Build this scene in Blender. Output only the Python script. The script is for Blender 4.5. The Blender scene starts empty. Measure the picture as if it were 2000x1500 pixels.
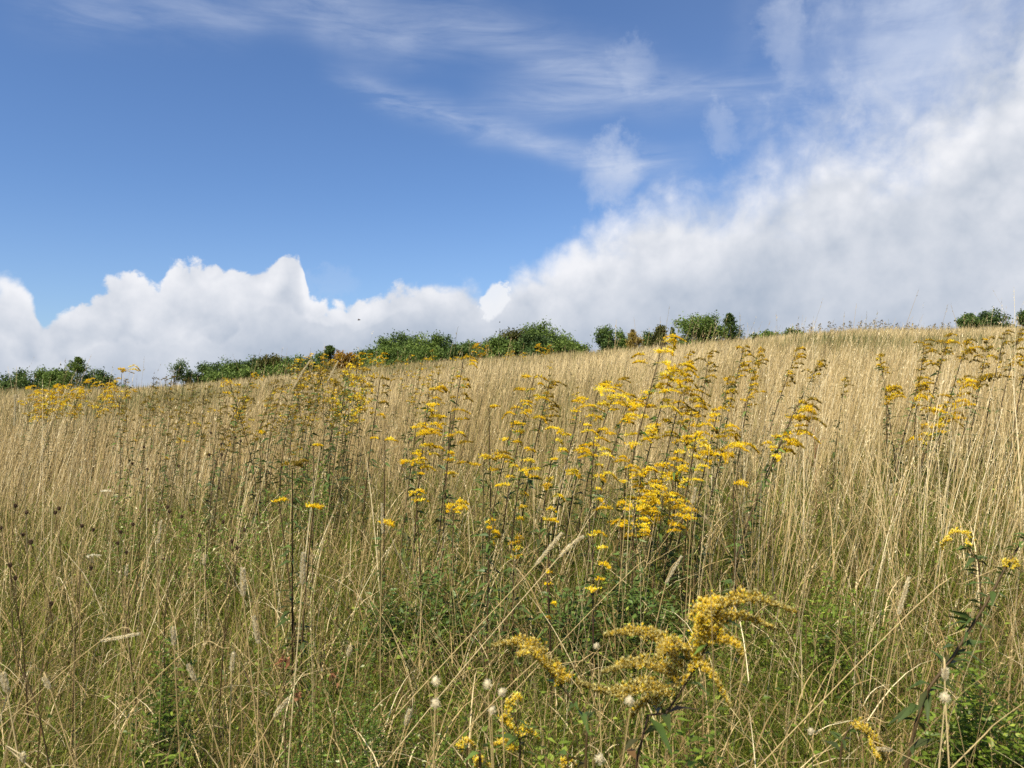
import bpy, math, random
import numpy as np
from mathutils import Vector

R = math.radians
scene = bpy.context.scene

# ------------------------------------------------------------------ camera
FPX = 1570.0                      # focal length in pixels of the 2000 px wide photograph
PITCH = R(1.09)
cam_d = bpy.data.cameras.new("camera")
cam_d.sensor_width = 36.0
cam_d.lens = FPX / 2000.0 * 36.0
cam_d.clip_start = 0.02
cam_d.clip_end = 20000.0
cam_d.dof.use_dof = True
cam_d.dof.focus_distance = 6.0
cam_d.dof.aperture_fstop = 9.0
cam = bpy.data.objects.new("camera", cam_d)
scene.collection.objects.link(cam)
cam.location = (0, 0, 0)
cam.rotation_euler = (R(90) + PITCH, 0, 0)
scene.camera = cam

# ------------------------------------------------------------------ exposure
scene.view_settings.view_transform = 'Standard'
scene.view_settings.look = 'None'
scene.view_settings.exposure = 0.68
scene.view_settings.gamma = 1.0
scene.cycles.use_denoising = False
scene.cycles.max_bounces = 5
scene.cycles.diffuse_bounces = 3
scene.cycles.glossy_bounces = 1
scene.cycles.transmission_bounces = 3
scene.cycles.transparent_max_bounces = 4
scene.cycles.caustics_reflective = False
scene.cycles.caustics_refractive = False

# ------------------------------------------------------------------ sun
SUN_AZ, SUN_EL = R(-138), R(50)           # azimuth from +y towards +x: behind the camera's left shoulder
sd = Vector((math.sin(SUN_AZ) * math.cos(SUN_EL), math.cos(SUN_AZ) * math.cos(SUN_EL), math.sin(SUN_EL)))
sun_l = bpy.data.lights.new("sun", 'SUN')
sun_l.energy = 5.0
sun_l.angle = R(0.53)
sun_l.color = (1.0, 0.90, 0.73)
sun = bpy.data.objects.new("sun", sun_l)
scene.collection.objects.link(sun)
sun.rotation_euler = sd.to_track_quat('Z', 'Y').to_euler()
sun.location = (0, 0, 30)

# ------------------------------------------------------------------ node expression helper
class E:
    """A socket with arithmetic: every operation adds one math node to the tree."""
    def __init__(s, t, o): s.t, s.o = t, o
    def _m(s, op, *a, clamp=False):
        n = s.t.nodes.new('ShaderNodeMath'); n.operation = op; n.use_clamp = clamp
        for i, v in enumerate((s,) + a):
            if isinstance(v, E): s.t.links.new(v.o, n.inputs[i])
            else: n.inputs[i].default_value = v
        return E(s.t, n.outputs[0])
    def __add__(s, b): return s._m('ADD', b)
    __radd__ = __add__
    def __sub__(s, b): return s._m('SUBTRACT', b)
    def __rsub__(s, b): return (s * -1.0) + b
    def __mul__(s, b): return s._m('MULTIPLY', b)
    __rmul__ = __mul__
    def __truediv__(s, b): return s._m('DIVIDE', b)
    def sat(s): return s._m('ADD', 0.0, clamp=True)
    def pw(s, b): return s._m('POWER', b)
    def sqrt(s): return s._m('SQRT')
    def mx(s, b): return s._m('MAXIMUM', b)
    def mn(s, b): return s._m('MINIMUM', b)
    def abs(s): return s._m('ABSOLUTE')
    def exp(s): return s._m('EXPONENT')
    def step(s, lo, hi):
        n = s.t.nodes.new('ShaderNodeMapRange'); n.interpolation_type = 'SMOOTHSTEP'
        for i, v in ((0, s), (1, lo), (2, hi)):
            if isinstance(v, E): s.t.links.new(v.o, n.inputs[i])
            else: n.inputs[i].default_value = v
        n.inputs[3].default_value = 0; n.inputs[4].default_value = 1
        return E(s.t, n.outputs[0])
    def curve(s, pts, x0, x1, y0, y1):
        """piecewise smooth function of s given by points."""
        n = s.t.nodes.new('ShaderNodeFloatCurve')
        c = n.mapping.curves[0]
        P = sorted(((x - x0) / (x1 - x0), (y - y0) / (y1 - y0)) for x, y in pts)
        while len(c.points) < len(P): c.points.new(0.5, 0.5)
        for k, (a, b) in enumerate(P):
            c.points[k].location = (min(max(a, 0), 1), min(max(b, 0), 1)); c.points[k].handle_type = 'AUTO_CLAMPED'
        n.mapping.extend = 'HORIZONTAL'; n.mapping.update()
        q = ((s - x0) * (1.0 / (x1 - x0))).sat()
        s.t.links.new(q.o, n.inputs[1])
        return E(s.t, n.outputs[0]) * (y1 - y0) + y0

def vec(t, x, y, z):
    n = t.nodes.new('ShaderNodeCombineXYZ')
    for i, v in enumerate((x, y, z)):
        if isinstance(v, E): t.links.new(v.o, n.inputs[i])
        else: n.inputs[i].default_value = v
    return n.outputs[0]

def noise(t, v, scale, detail=8, rough=0.55, dist=0.0, lac=2.0):
    n = t.nodes.new('ShaderNodeTexNoise')
    t.links.new(v, n.inputs['Vector'])
    n.inputs['Scale'].default_value = scale; n.inputs['Detail'].default_value = detail
    n.inputs['Roughness'].default_value = rough; n.inputs['Distortion'].default_value = dist
    n.inputs['Lacunarity'].default_value = lac
    return E(t, n.outputs[0])

def mixc(t, f, a, b):
    n = t.nodes.new('ShaderNodeMix'); n.data_type = 'RGBA'
    if isinstance(f, E): t.links.new(f.o, n.inputs[0])
    else: n.inputs[0].default_value = f
    for i, v in ((6, a), (7, b)):
        if hasattr(v, 'is_output'): t.links.new(v, n.inputs[i])
        else: n.inputs[i].default_value = (*v, 1)
    return n.outputs[2]

# ------------------------------------------------------------------ world: Nishita air with a bank of cumulus and thin high cloud
def px_dir(px, py):
    """azimuth and elevation in degrees of a point of the photograph"""
    u, w = (px - 1000) / FPX, (750 - py) / FPX
    y, z = math.cos(PITCH) - w * math.sin(PITCH), math.sin(PITCH) + w * math.cos(PITCH)
    return math.degrees(math.atan2(u, y)), math.degrees(math.atan2(z, math.hypot(u, y)))

world = bpy.data.worlds.new("World"); scene.world = world
world.use_nodes = True
world.cycles.sampling_method = 'MANUAL'; world.cycles.sample_map_resolution = 256
wt = world.node_tree; wt.nodes.clear()
w_out = wt.nodes.new('ShaderNodeOutputWorld'); w_bg = wt.nodes.new('ShaderNodeBackground')
wt.links.new(w_bg.outputs[0], w_out.inputs[0])
sky = wt.nodes.new('ShaderNodeTexSky'); sky.sky_type = 'NISHITA'; sky.sun_disc = False
sky.sun_elevation = SUN_EL; sky.sun_rotation = SUN_AZ
sky.altitude = 300; sky.air_density = 1.0; sky.dust_density = 0.6; sky.ozone_density = 2.0
SKY_STRENGTH = 0.064
w_bg.inputs[1].default_value = SKY_STRENGTH
tc = wt.nodes.new('ShaderNodeTexCoord'); DIR = tc.outputs['Generated']
sep = wt.nodes.new('ShaderNodeSeparateXYZ'); wt.links.new(DIR, sep.inputs[0])
DX, DY, DZ = (E(wt, sep.outputs[i]) for i in range(3))
AZ = DX._m('ARCTAN2', DY) * (180 / math.pi)
EL = DZ._m('ARCSINE') * (180 / math.pi)

n_mid = noise(wt, DIR, 19.0, 6, 0.62, 0.25) - 0.5
n_fine = noise(wt, DIR, 60.0, 4, 0.62) - 0.5
# rounded, cauliflower relief
vo = wt.nodes.new('ShaderNodeTexVoronoi'); vo.feature = 'SMOOTH_F1'; vo.inputs['Smoothness'].default_value = 0.35
warp = wt.nodes.new('ShaderNodeVectorMath'); warp.operation = 'MULTIPLY_ADD'
nn = wt.nodes.new('ShaderNodeTexNoise'); wt.links.new(DIR, nn.inputs['Vector']); nn.inputs['Scale'].default_value = 22; nn.inputs['Detail'].default_value = 3
wt.links.new(nn.outputs['Color'], warp.inputs[0]); warp.inputs[1].default_value = (0.05, 0.05, 0.05); wt.links.new(DIR, warp.inputs[2])
wt.links.new(warp.outputs[0], vo.inputs['Vector']); vo.inputs['Scale'].default_value = 34
puff = 0.42 - E(wt, vo.outputs['Distance'])

# -- the cumulus bank: its top edge as elevation over azimuth
TOP = [(-60, 600), (0, 545), (40, 548), (68, 592), (84, 618), (112, 606), (150, 585), (190, 560), (235, 537), (290, 545), (312, 560), (330, 525), (360, 517), (410, 516),
       (450, 528), (505, 530), (538, 510), (556, 490), (574, 486), (588, 510), (600, 566), (618, 592), (660, 600), (720, 580), (790, 555), (850, 552), (925, 570), (960, 580), (1000, 540),
       (1050, 525), (1100, 495), (1130, 470), (1200, 440), (1300, 405), (1400, 372), (1480, 345), (1560, 310), (1600, 262), (1700, 235), (1780, 225), (1850, 150), (1920, 75), (2000, 20), (2080, -60)]
pts = []
for px, py in TOP:
    if px == 580: continue
    pts.append(px_dir(px, py))
top = AZ.curve(pts + [(36, 29)], -36, 36, 0, 45)
soft = AZ.curve([(-33, .9), (-28, .25), (-10, .3), (-4, .8), (0, 1.2), (6, 1.8), (14, 3.4), (20, 4.6), (33, 5.8)], -36, 36, 0, 6)
edge_amp = AZ.curve([(-33, 2.8), (-14, 2.8), (0, 2.8), (10, 5), (20, 9), (33, 13)], -36, 36, 0, 20)
depth = top - EL + n_mid * edge_amp + puff * 1.3 + n_fine * 1.1
bank = depth.step(soft * -0.9, soft)
# a nearer, greyer layer stands in front of the sunlit one
TOP2 = [(0, 655), (60, 700), (130, 702), (200, 665), (290, 640), (380, 655), (450, 640), (490, 605), (560, 590), (600, 600), (680, 625), (760, 600), (850, 590), (940, 615), (1010, 590), (1090, 585),
        (1160, 560), (1230, 522), (1330, 500), (1400, 488), (1460, 432), (1530, 420), (1600, 430), (1690, 408), (1760, 365), (1850, 352), (1930, 372), (2000, 345)]
top2 = AZ.curve([px_dir(*p) for p in TOP2], -36, 36, 0, 45)
d2 = top2 - EL + n_mid * (edge_amp * 0.45) + puff * 1.6 + n_fine * 0.8
m2 = d2.step(-0.25, soft * 0.5 + 0.5)
def off_noise(dx, dz, scale, detail, rough):
    a = wt.nodes.new('ShaderNodeVectorMath'); a.operation = 'ADD'; wt.links.new(DIR, a.inputs[0]); a.inputs[1].default_value = (dx, 0, dz)
    return noise(wt, a.outputs[0], scale, detail, rough)
relief = (off_noise(0, 0, 8.5, 6, 0.54) - off_noise(-0.016, 0.022, 8.5, 6, 0.54)) * 3.2 + (off_noise(.3, 0, 4.0, 3, 0.5) - 0.5) * 0.7
rim = AZ.curve([(-33, 5.0), (-20, 6), (-12, 6), (0, 7), (12, 14), (33, 30)], -36, 36, 0, 30)
edge_dim = AZ.curve([(-4, 0), (4, .06), (14, .22), (24, .36), (33, .44)], -36, 36, 0, 1)
lit1 = 0.92 - (depth / rim).step(0.06, 0.62) * 0.40 - edge_dim * 0.6 + relief * 0.52 + n_mid * 0.50 + puff * 0.50
lit2 = 0.50 - (d2 / (rim * 0.55)).step(0.0, 1.1) * 0.38 + relief * 0.40 + n_mid * 0.30 + puff * 0.22
ag, eg = px_dir(930, 615)
gx = (AZ - ag) / 5.0; gy = (EL - eg) / 2.2
lit1 = lit1 - (gx * gx * -1.0 - gy * gy).exp() * 0.30
lit2 = lit2 + (1.0 - d2.step(0.0, 0.7)) * 0.14
lit = (lit1 + (lit2 - lit1) * m2).sat()
CLOUD_LO = (0.41, 0.48, 0.59); CLOUD_HI = (0.88, 0.89, 0.93)
def over_s(c): return tuple(v * 0.635 / SKY_STRENGTH for v in c)
cloud_col = mixc(wt, lit, over_s(CLOUD_LO), over_s(CLOUD_HI))

n_w = noise(wt, DIR, 6.0, 4, 0.5) - 0.5
# -- thin high cloud: streaks along centre lines
def streak(pts, width, wob, warp_scale):
    q = [px_dir(*p) for p in pts]
    x0, x1 = q[0][0] - 3, q[-1][0] + 3
    c = AZ.curve([(a, e) for a, e in q], x0, x1, 0, 40)
    d = (EL - c + wob * (n_w)) / width
    body = (d * d * -1.0).exp()
    ends = AZ.step(x0, x0 + 6) * (1.0 - AZ.step(x1 - 7, x1))
    return body * ends
stv = wt.nodes.new('ShaderNodeMapping'); wt.links.new(DIR, stv.inputs[0]); stv.inputs['Rotation'].default_value = (0, R(28), 0); stv.inputs['Scale'].default_value = (0.8, 1.0, 4.6)
fib = noise(wt, stv.outputs[0], 9.0, 9, 0.62, 0.6)
fib2 = noise(wt, stv.outputs[0], 3.5, 6, 0.6, 0.8)
fibre = (fib * 1.5 + fib2 * 1.2 - 1.02).sat()
s1 = streak([(690, 150), (800, 195), (900, 235), (1000, 262), (1100, 295), (1200, 318), (1330, 330)], 0.95, 3.0, 8) * 0.72
s2 = streak([(600, 10), (760, 30), (900, 60), (1020, 95), (1150, 135), (1270, 165)], 1.7, 5.0, 6) * 0.46
s3 = streak([(60, 30), (250, 30), (420, 22), (560, 0), (700, -20)], 1.5, 3.0, 6) * 0.36
s4 = streak([(960, 205), (1120, 185), (1300, 190), (1460, 180), (1600, 150)], 1.3, 3.0, 7) * 0.45
veil = (s1 + s2 + s3 + s4) * (fibre * 1.5 + 0.1)
# right-hand broken altocumulus veil
a_r, e_r = px_dir(1500, 130)
vr = AZ.step(a_r - 3.5, a_r + 3.5) * EL.step(9, 18)
brk = noise(wt, DIR, 7.5, 8, 0.56, 0.35)
veil2 = vr * (brk * 0.75 + fib * 0.25).step(0.43, 0.68) * 0.48
def blob(px, py, rx, ry, k, wamp=4.5):
    a0, e0 = px_dir(px, py)
    dx = (AZ - a0 + n_mid * wamp) / rx; dy = (EL - e0 + n_fine * wamp * 0.8 + n_mid * wamp * 0.6) / ry
    return (1.0 - (dx * dx + dy * dy + n_fine * 0.8).step(-0.3, 1.9)) * k
puffs = blob(1193, 335, 1.9, 2.2, 0.42) + blob(1200, 360, 1.1, 1.4, 0.12) + blob(1405, 255, 1.3, 1.9, 0.30) + blob(1530, 60, 1.3, 3.2, 0.34) + blob(1720, 70, 5, 4.5, .26, 7) + blob(1240, 130, 1.6, 1.6, .2) + blob(640, 555, 1.8, 1.0, .13)
haze_low = (1.0 - EL.step(1.0, 15.0)) * 0.12 + AZ.step(-6, 30) * EL.step(3, 8) * 0.06
thin = (veil * 0.8 + veil2 + puffs + haze_low).mn(0.78)

tint = wt.nodes.new('ShaderNodeMix'); tint.data_type = 'RGBA'; tint.blend_type = 'MULTIPLY'; tint.inputs[0].default_value = 1
wt.links.new(sky.outputs[0], tint.inputs[6]); tint.inputs[7].default_value = (0.84, 1.05, 1.36, 1)
base = mixc(wt, thin, tint.outputs[2], over_s((0.62, 0.69, 0.84)))
full = mixc(wt, bank, base, cloud_col)
# the small bright cloud standing in front of the bank
a0, e0 = px_dir(962, 590)
dx = (AZ - a0 + n_mid * 1.5 + n_fine * 1.6 - (EL - e0) * 0.3) / 1.0; dy = (EL - e0 + n_fine * 2.0 + n_mid * 1.5) / 1.4
small = 1.0 - (dx * dx + dy * dy).step(0.6, 1.15)
full = mixc(wt, small * 0.92, full, over_s((0.86, 0.88, 0.92)))
wt.links.new(full, w_bg.inputs[0])

# ------------------------------------------------------------------ coordinates and terrain (eye at the origin, metres)
def px_ray(px, py):
    u, w = (px - 1000) / FPX, (750 - py) / FPX
    y, z = math.cos(PITCH) - w * math.sin(PITCH), math.sin(PITCH) + w * math.cos(PITCH)
    return u / y, z / y
def at(px, py, d):
    """the point d metres ahead that the photograph shows at (px, py)"""
    u, v = px_ray(px, py)
    return np.array((u * d, d, v * d))

_GU = np.array([(p - 1000) / FPX for p in (-300, 0, 200, 400, 550, 700, 900, 1100, 1300, 1450, 1560, 1650, 1720, 1800, 2000, 2300)])
_GE = (780 - np.array([764, 762, 760, 748, 733, 718, 702, 690, 675, 662, 652, 643, 641, 642, 639, 640])) / FPX
_uu = np.linspace(-1.4, 1.4, 561)
_ee = np.interp(_uu, _GU, _GE)
_k = np.exp(-0.5 * (np.arange(-14, 15) / 5.0) ** 2); _k /= _k.sum()
_ee = np.convolve(np.pad(_ee, 14, mode='edge'), _k, 'valid')
GRASS_H = 0.85
KQ = 0.0004
_ss = _ee + 2 * math.sqrt(KQ * (1.5 - GRASS_H))

def _lat(ix, iy, seed):
    h = (ix * 374761393 + iy * 668265263 + seed * 974711) & 0x7fffffff
    h = (h ^ (h >> 13)) * 1274126177 & 0x7fffffff
    return ((h ^ (h >> 16)) & 0xffff) / 65535.0
def vnoise(x, y, seed=0):
    x = np.asarray(x, float); y = np.asarray(y, float)
    ix = np.floor(x).astype(np.int64); iy = np.floor(y).astype(np.int64)
    fx = x - ix; fy = y - iy
    fx = fx * fx * (3 - 2 * fx); fy = fy * fy * (3 - 2 * fy)
    a = _lat(ix, iy, seed); b = _lat(ix + 1, iy, seed); c = _lat(ix, iy + 1, seed); d = _lat(ix + 1, iy + 1, seed)
    return (a * (1 - fx) + b * fx) * (1 - fy) + (c * (1 - fx) + d * fx) * fy
def fnoise(x, y, seed=0, o=3):
    s, a, t = 0, 0.5, 0
    for i in range(o):
        s = s + a * vnoise(np.asarray(x) * 2 ** i, np.asarray(y) * 2 ** i, seed + i * 17); t += a; a *= .55
    return s / t

def ground(x, y):
    x = np.asarray(x, float); y = np.asarray(y, float)
    S = np.interp(np.clip(x / np.maximum(y, 3.0), -1.3, 1.3), _uu, _ss)
    yc = np.maximum(y, -30)
    z = -1.5 + yc * S - KQ * yc * np.abs(yc)
    over = np.maximum(y - 58, 0)
    z = z - 0.0022 * over ** 2 / (1 + over / 60)
    z = z + (fnoise(x * .35, y * .35, 5) - .5) * 0.10 * np.clip(1 - y / 30, 0, 1)
    return np.maximum(z, -26.0)

# ------------------------------------------------------------------ mesh helpers
class MB:
    """collects polygons (with one tint value per corner point) and links them as ONE mesh object"""
    def __init__(s): s.v, s.f, s.t, s.n = [], [], [], 0
    def add(s, V, F, T):
        V = np.asarray(V, float).reshape(-1, 3)
        F = np.asarray(F, np.int64)
        T = np.broadcast_to(np.asarray(T, float), (len(V),)) if np.ndim(T) < 2 else np.ravel(T)
        s.v.append(V); s.f.append(F + s.n); s.t.append(T); s.n += len(V)
    def build(s, name, mat, parent=None, origin=None, smooth=False):
        V = np.concatenate(s.v) if s.v else np.zeros((0, 3))
        if origin is not None: V = V - np.asarray(origin)
        me = bpy.data.meshes.new(name)
        me.vertices.add(len(V)); me.vertices.foreach_set('co', V.astype(np.float32).ravel())
        idx = np.concatenate([f.ravel() for f in s.f]); cnt = np.concatenate([np.full(len(f), f.shape[1]) for f in s.f])
        me.loops.add(len(idx)); me.loops.foreach_set('vertex_index', idx.astype(np.int32))
        me.polygons.add(len(cnt)); st = np.concatenate(([0], np.cumsum(cnt)[:-1]))
        me.polygons.foreach_set('loop_start', st.astype(np.int32)); me.polygons.foreach_set('loop_total', cnt.astype(np.int32))
        if smooth: me.polygons.foreach_set('use_smooth', np.ones(len(cnt), bool))
        me.update(calc_edges=True)
        a = me.attributes.new('tint', 'FLOAT', 'POINT'); a.data.foreach_set('value', np.concatenate(s.t).astype(np.float32))
        me.materials.append(mat)
        o = bpy.data.objects.new(name, me); scene.collection.objects.link(o)
        if parent is not None: o.parent = parent
        elif origin is not None: o.location = origin
        return o

def tag(o, label=None, cat=None, group=None, kind=None):
    for k, v in (('label', label), ('category', cat), ('group', group), ('kind', kind)):
        if v: o[k] = v
    return o
def empty(name, loc):
    o = bpy.data.objects.new(name, None); scene.collection.objects.link(o)
    o.location = loc; o.empty_display_size = 0.1
    return o
def copy_tree(o, parent=None):
    c = o.copy(); scene.collection.objects.link(c); c.parent = parent
    for ch in list(o.children): copy_tree(ch, c)
    return c

def tube(mb, P, rad, T, sides=5):
    """tapered tube along the points P"""
    P = np.asarray(P, float); n = len(P)
    rad = np.interp(np.linspace(0, 1, n), np.linspace(0, 1, len(np.atleast_1d(rad))), np.atleast_1d(rad))
    d = np.gradient(P, axis=0); d /= np.linalg.norm(d, axis=1)[:, None] + 1e-9
    ref = np.array((0.31, 0.95, 0.05)); a = np.cross(d, ref); a /= np.linalg.norm(a, axis=1)[:, None] + 1e-9
    b = np.cross(d, a)
    th = np.linspace(0, 2 * math.pi, sides, endpoint=False)
    V = P[:, None] + rad[:, None, None] * (np.cos(th)[None, :, None] * a[:, None] + np.sin(th)[None, :, None] * b[:, None])
    i = np.arange(n - 1)[:, None] * sides; j = np.arange(sides)[None]
    F = np.stack([i + j, i + (j + 1) % sides, i + sides + (j + 1) % sides, i + sides + j], -1).reshape(-1, 4)
    mb.add(V.reshape(-1, 3), F, T)

def smooth_path(P, n=8):
    P = np.asarray(P, float)
    if len(P) == 2: return P[0] + (P[1] - P[0]) * np.linspace(0, 1, n)[:, None]
    t = np.linspace(0, 1, len(P)); tt = np.linspace(0, 1, n)
    # Catmull-Rom
    Q = np.vstack([2 * P[0] - P[1], P, 2 * P[-1] - P[-2]]); out = []
    for x in tt:
        k = min(int(x * (len(P) - 1)), len(P) - 2); f = x * (len(P) - 1) - k
        p0, p1, p2, p3 = Q[k:k + 4]
        out.append(.5 * (2 * p1 + (p2 - p0) * f + (2 * p0 - 5 * p1 + 4 * p2 - p3) * f * f + (3 * p1 - p0 - 3 * p2 + p3) * f ** 3))
    return np.array(out)

def strands(mb, base, L, phi, th0, kap, width, K, rng, tint, yaw_sd=0.8, prof=None, tube3=False):
    """N curved ribbons: L length, phi direction of the lean, th0 lean at the root, kap extra lean over the length"""
    N = len(base)
    t = np.linspace(0, 1, K + 1)
    th = th0[:, None] + kap[:, None] * t[None] ** 1.6
    ds = L[:, None] / K
    mid = (th[:, 1:] + th[:, :-1]) / 2
    hx = np.concatenate([np.zeros((N, 1)), np.cumsum(np.sin(mid) * ds, 1)], 1)
    hz = np.concatenate([np.zeros((N, 1)), np.cumsum(np.cos(mid) * ds, 1)], 1)
    P = np.empty((N, K + 1, 3))
    P[..., 0] = base[:, 0, None] + hx * np.cos(phi)[:, None]
    P[..., 1] = base[:, 1, None] + hx * np.sin(phi)[:, None]
    P[..., 2] = base[:, 2, None] + hz
    if prof is None: prof = np.interp(t, (0, .5, 1), (1, .85, .12))
    w = width[:, None] * prof[None] * .5
    if tube3:
        V = []
        for k in range(3):
            a = 2.0944 * k
            V.append(P + np.stack([np.cos(a) * w, np.sin(a) * w, np.zeros_like(w)], -1))
        V = np.stack(V, 2)                                  # N,K+1,3,3
        vi = (np.arange(N)[:, None, None] * (K + 1) + np.arange(K)[None, :, None]) * 3
        j = np.arange(3)[None, None]
        F = np.stack([vi + j, vi + (j + 1) % 3, vi + 3 + (j + 1) % 3, vi + 3 + j], -1).reshape(-1, 4)
        T = np.broadcast_to(tint[:, None, None], (N, K + 1, 3))
        mb.add(V.reshape(-1, 3), F, T.reshape(-1))
    else:
        yaw = rng.normal(0, yaw_sd, N)
        sx, sy = np.cos(yaw)[:, None] * w, np.sin(yaw)[:, None] * w
        A = P.copy(); A[..., 0] -= sx; A[..., 1] -= sy
        B = P.copy(); B[..., 0] += sx; B[..., 1] += sy
        V = np.stack([A, B], 2).reshape(-1, 3)
        i = (np.arange(N)[:, None] * (K + 1) + np.arange(K)[None]) * 2
        F = np.stack([i, i + 1, i + 3, i + 2], -1).reshape(-1, 4)
        T = np.broadcast_to(tint[:, None, None], (N, K + 1, 2)).reshape(-1)
        mb.add(V, F, T)
    return P

def flakes(mb, C, D, ln, wd, tint, rng):
    """small pointed triangles at C pointing along D"""
    N = len(C)
    D = D / (np.linalg.norm(D, axis=1)[:, None] + 1e-9)
    S = np.cross(D, rng.normal(size=(N, 3))); S /= np.linalg.norm(S, axis=1)[:, None] + 1e-9
    V = np.stack([C - S * wd[:, None] * .5, C + S * wd[:, None] * .5, C + D * ln[:, None]], 1).reshape(-1, 3)
    F = np.arange(3 * N).reshape(-1, 3)
    mb.add(V, F, np.repeat(tint, 3))

def leafs(mb, C, D, ln, wd, droop, tint, rng, up=0.6):
    """leaf blades: four-point outline folded along the midrib, bent downwards"""
    N = len(C)
    D = D / (np.linalg.norm(D, axis=1)[:, None] + 1e-9)
    upv = np.tile((0, 0, 1.0), (N, 1)) + rng.normal(0, 1 - up, (N, 3))
    S = np.cross(D, upv); S /= np.linalg.norm(S, axis=1)[:, None] + 1e-9
    Nn = np.cross(S, D)
    z = np.zeros((N, 3)); z[:, 2] = -1
    l = ln[:, None]; w = wd[:, None]; dr = droop[:, None]
    p0 = C; m = C + D * l * .5 + z * l * dr * .15 - Nn * w * .12; e = C + D * l + z * l * dr * .6
    a = C + D * l * .38 + S * w * .5 + z * l * dr * .1 + Nn * w * .1; b = C + D * l * .38 - S * w * .5 + z * l * dr * .1 + Nn * w * .1
    V = np.stack([p0, a, m, b, e], 1).reshape(-1, 3)
    i = np.arange(N)[:, None] * 5
    F = np.concatenate([i + np.array([[0, 1, 2]]), i + np.array([[0, 2, 3]]), i + np.array([[1, 4, 2]]), i + np.array([[2, 4, 3]])])
    mb.add(V, F, np.repeat(tint, 5))

# ------------------------------------------------------------------ materials
def lin(c): return tuple((v / 255 / 12.92) if v / 255 <= .04045 else ((v / 255 + .055) / 1.055) ** 2.4 for v in c)
def mat(name, stops, rough=.65, transl=.25, spec=.25, nscale=30.0, namp=.25, tcol=None):
    """tint attribute -> colour ramp, gently varied by noise; part of the light passes through"""
    m = bpy.data.materials.new(name); m.use_nodes = True; t = m.node_tree; t.nodes.clear()
    out = t.nodes.new('ShaderNodeOutputMaterial'); pb = t.nodes.new('ShaderNodeBsdfPrincipled')
    at_ = t.nodes.new('ShaderNodeAttribute'); at_.attribute_name = 'tint'
    cr = t.nodes.new('ShaderNodeValToRGB'); el = cr.color_ramp.elements
    for k, (p, c) in enumerate(stops):
        e = el[k] if k < 2 else el.new(p)
        e.position = p; e.color = (*c, 1)
    g = t.nodes.new('ShaderNodeNewGeometry')
    nz = noise(t, g.outputs['Position'], nscale, 2, .5)
    t.links.new(at_.outputs['Fac'], cr.inputs[0])
    hs = t.nodes.new('ShaderNodeHueSaturation')
    t.links.new(cr.outputs[0], hs.inputs['Color'])
    t.links.new((nz * (2 * namp) + (1 - namp)).o, hs.inputs['Value'])
    t.links.new(hs.outputs[0], pb.inputs['Base Color'])
    pb.inputs['Roughness'].default_value = rough; pb.inputs['Specular IOR Level'].default_value = spec
    if transl:
        tr = t.nodes.new('ShaderNodeBsdfTranslucent'); mx = t.nodes.new('ShaderNodeMixShader'); mx.inputs[0].default_value = transl
        t.links.new(hs.outputs[0], tr.inputs[0]); t.links.new(pb.outputs[0], mx.inputs[1]); t.links.new(tr.outputs[0], mx.inputs[2])
        t.links.new(mx.outputs[0], out.inputs[0])
    else: t.links.new(pb.outputs[0], out.inputs[0])
    return m

M_STRAW = mat('straw', [(0, (.08, .095, .022)), (.24, (.20, .185, .055)), (.5, (.40, .295, .13)), (.8, (.57, .44, .205)), (1, (.76, .66, .41))], rough=.5, transl=.2, spec=.35)
M_FAR = mat('ripe_grass', [(0, (.13, .145, .045)), (.3, (.27, .235, .09)), (.65, (.47, .365, .17)), (1, (.66, .54, .29))], rough=.6, transl=.3)
M_GREEN = mat('green_blades', [(0, (.045, .065, .010)), (.4, (.14, .185, .020)), (.75, (.26, .31, .035)), (1, (.50, .50, .11))], rough=.5, transl=.5, spec=.35)
M_WEED = mat('weed_leaves', [(0, (.03, .045, .010)), (.35, (.085, .135, .018)), (.7, (.20, .29, .035)), (1, (.42, .50, .08))], rough=.45, transl=.48, spec=.4)
M_THATCH = mat('thatch', [(0, (.05, .032, .012)), (.4, (.24, .165, .06)), (.75, (.52, .39, .18)), (1, (.82, .72, .46))], rough=.6, transl=.15)
M_FLOWER = mat('goldenrod_flower', [(0, (.08, .06, .015)), (.25, (.21, .16, .022)), (.5, (.46, .31, .022)), (.68, (.88, .58, .012)), (.80, (.98, .76, .015)), (.95, (.98, .86, .05)), (1, (.95, .88, .40))], rough=.6, transl=.35, nscale=60, namp=.12)
M_STEM = mat('goldenrod_stem', [(0, (.035, .018, .010)), (.5, (.075, .05, .02)), (1, (.11, .12, .035))], rough=.55, transl=0, namp=.3)
M_GLEAF = mat('goldenrod_leaf', [(0, (.16, .09, .03)), (.25, (.055, .07, .02)), (.65, (.075, .125, .028)), (1, (.15, .23, .045))], rough=.45, transl=.3, spec=.4)
M_SEED = mat('seed_fluff', [(0, (.34, .26, .13)), (.5, (.66, .57, .36)), (1, (.88, .82, .60))], rough=.8, transl=.5)
M_BROWN = mat('dry_brown', [(0, (.05, .03, .018)), (.5, (.14, .09, .05)), (1, (.30, .21, .12))], rough=.7, transl=.05)
M_RUST = mat('rusty_leaf', [(0, (.12, .05, .025)), (.5, (.34, .15, .07)), (1, (.55, .28, .14))], rough=.6, transl=.3)
M_ASTER = mat('aster_leaf', [(0, (.03, .05, .015)), (.5, (.11, .18, .03)), (.9, (.22, .33, .05)), (1, (.75, .76, .42))], rough=.55, transl=.45)
M_BARK = mat('bark', [(0, (.06, .045, .03)), (1, (.16, .13, .09))], rough=.9, transl=0)
def crown_mat(name, a, b, c): return mat(name, [(0, a), (.5, b), (1, c)], rough=.6, transl=.3, nscale=1.2, namp=.3)
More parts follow.
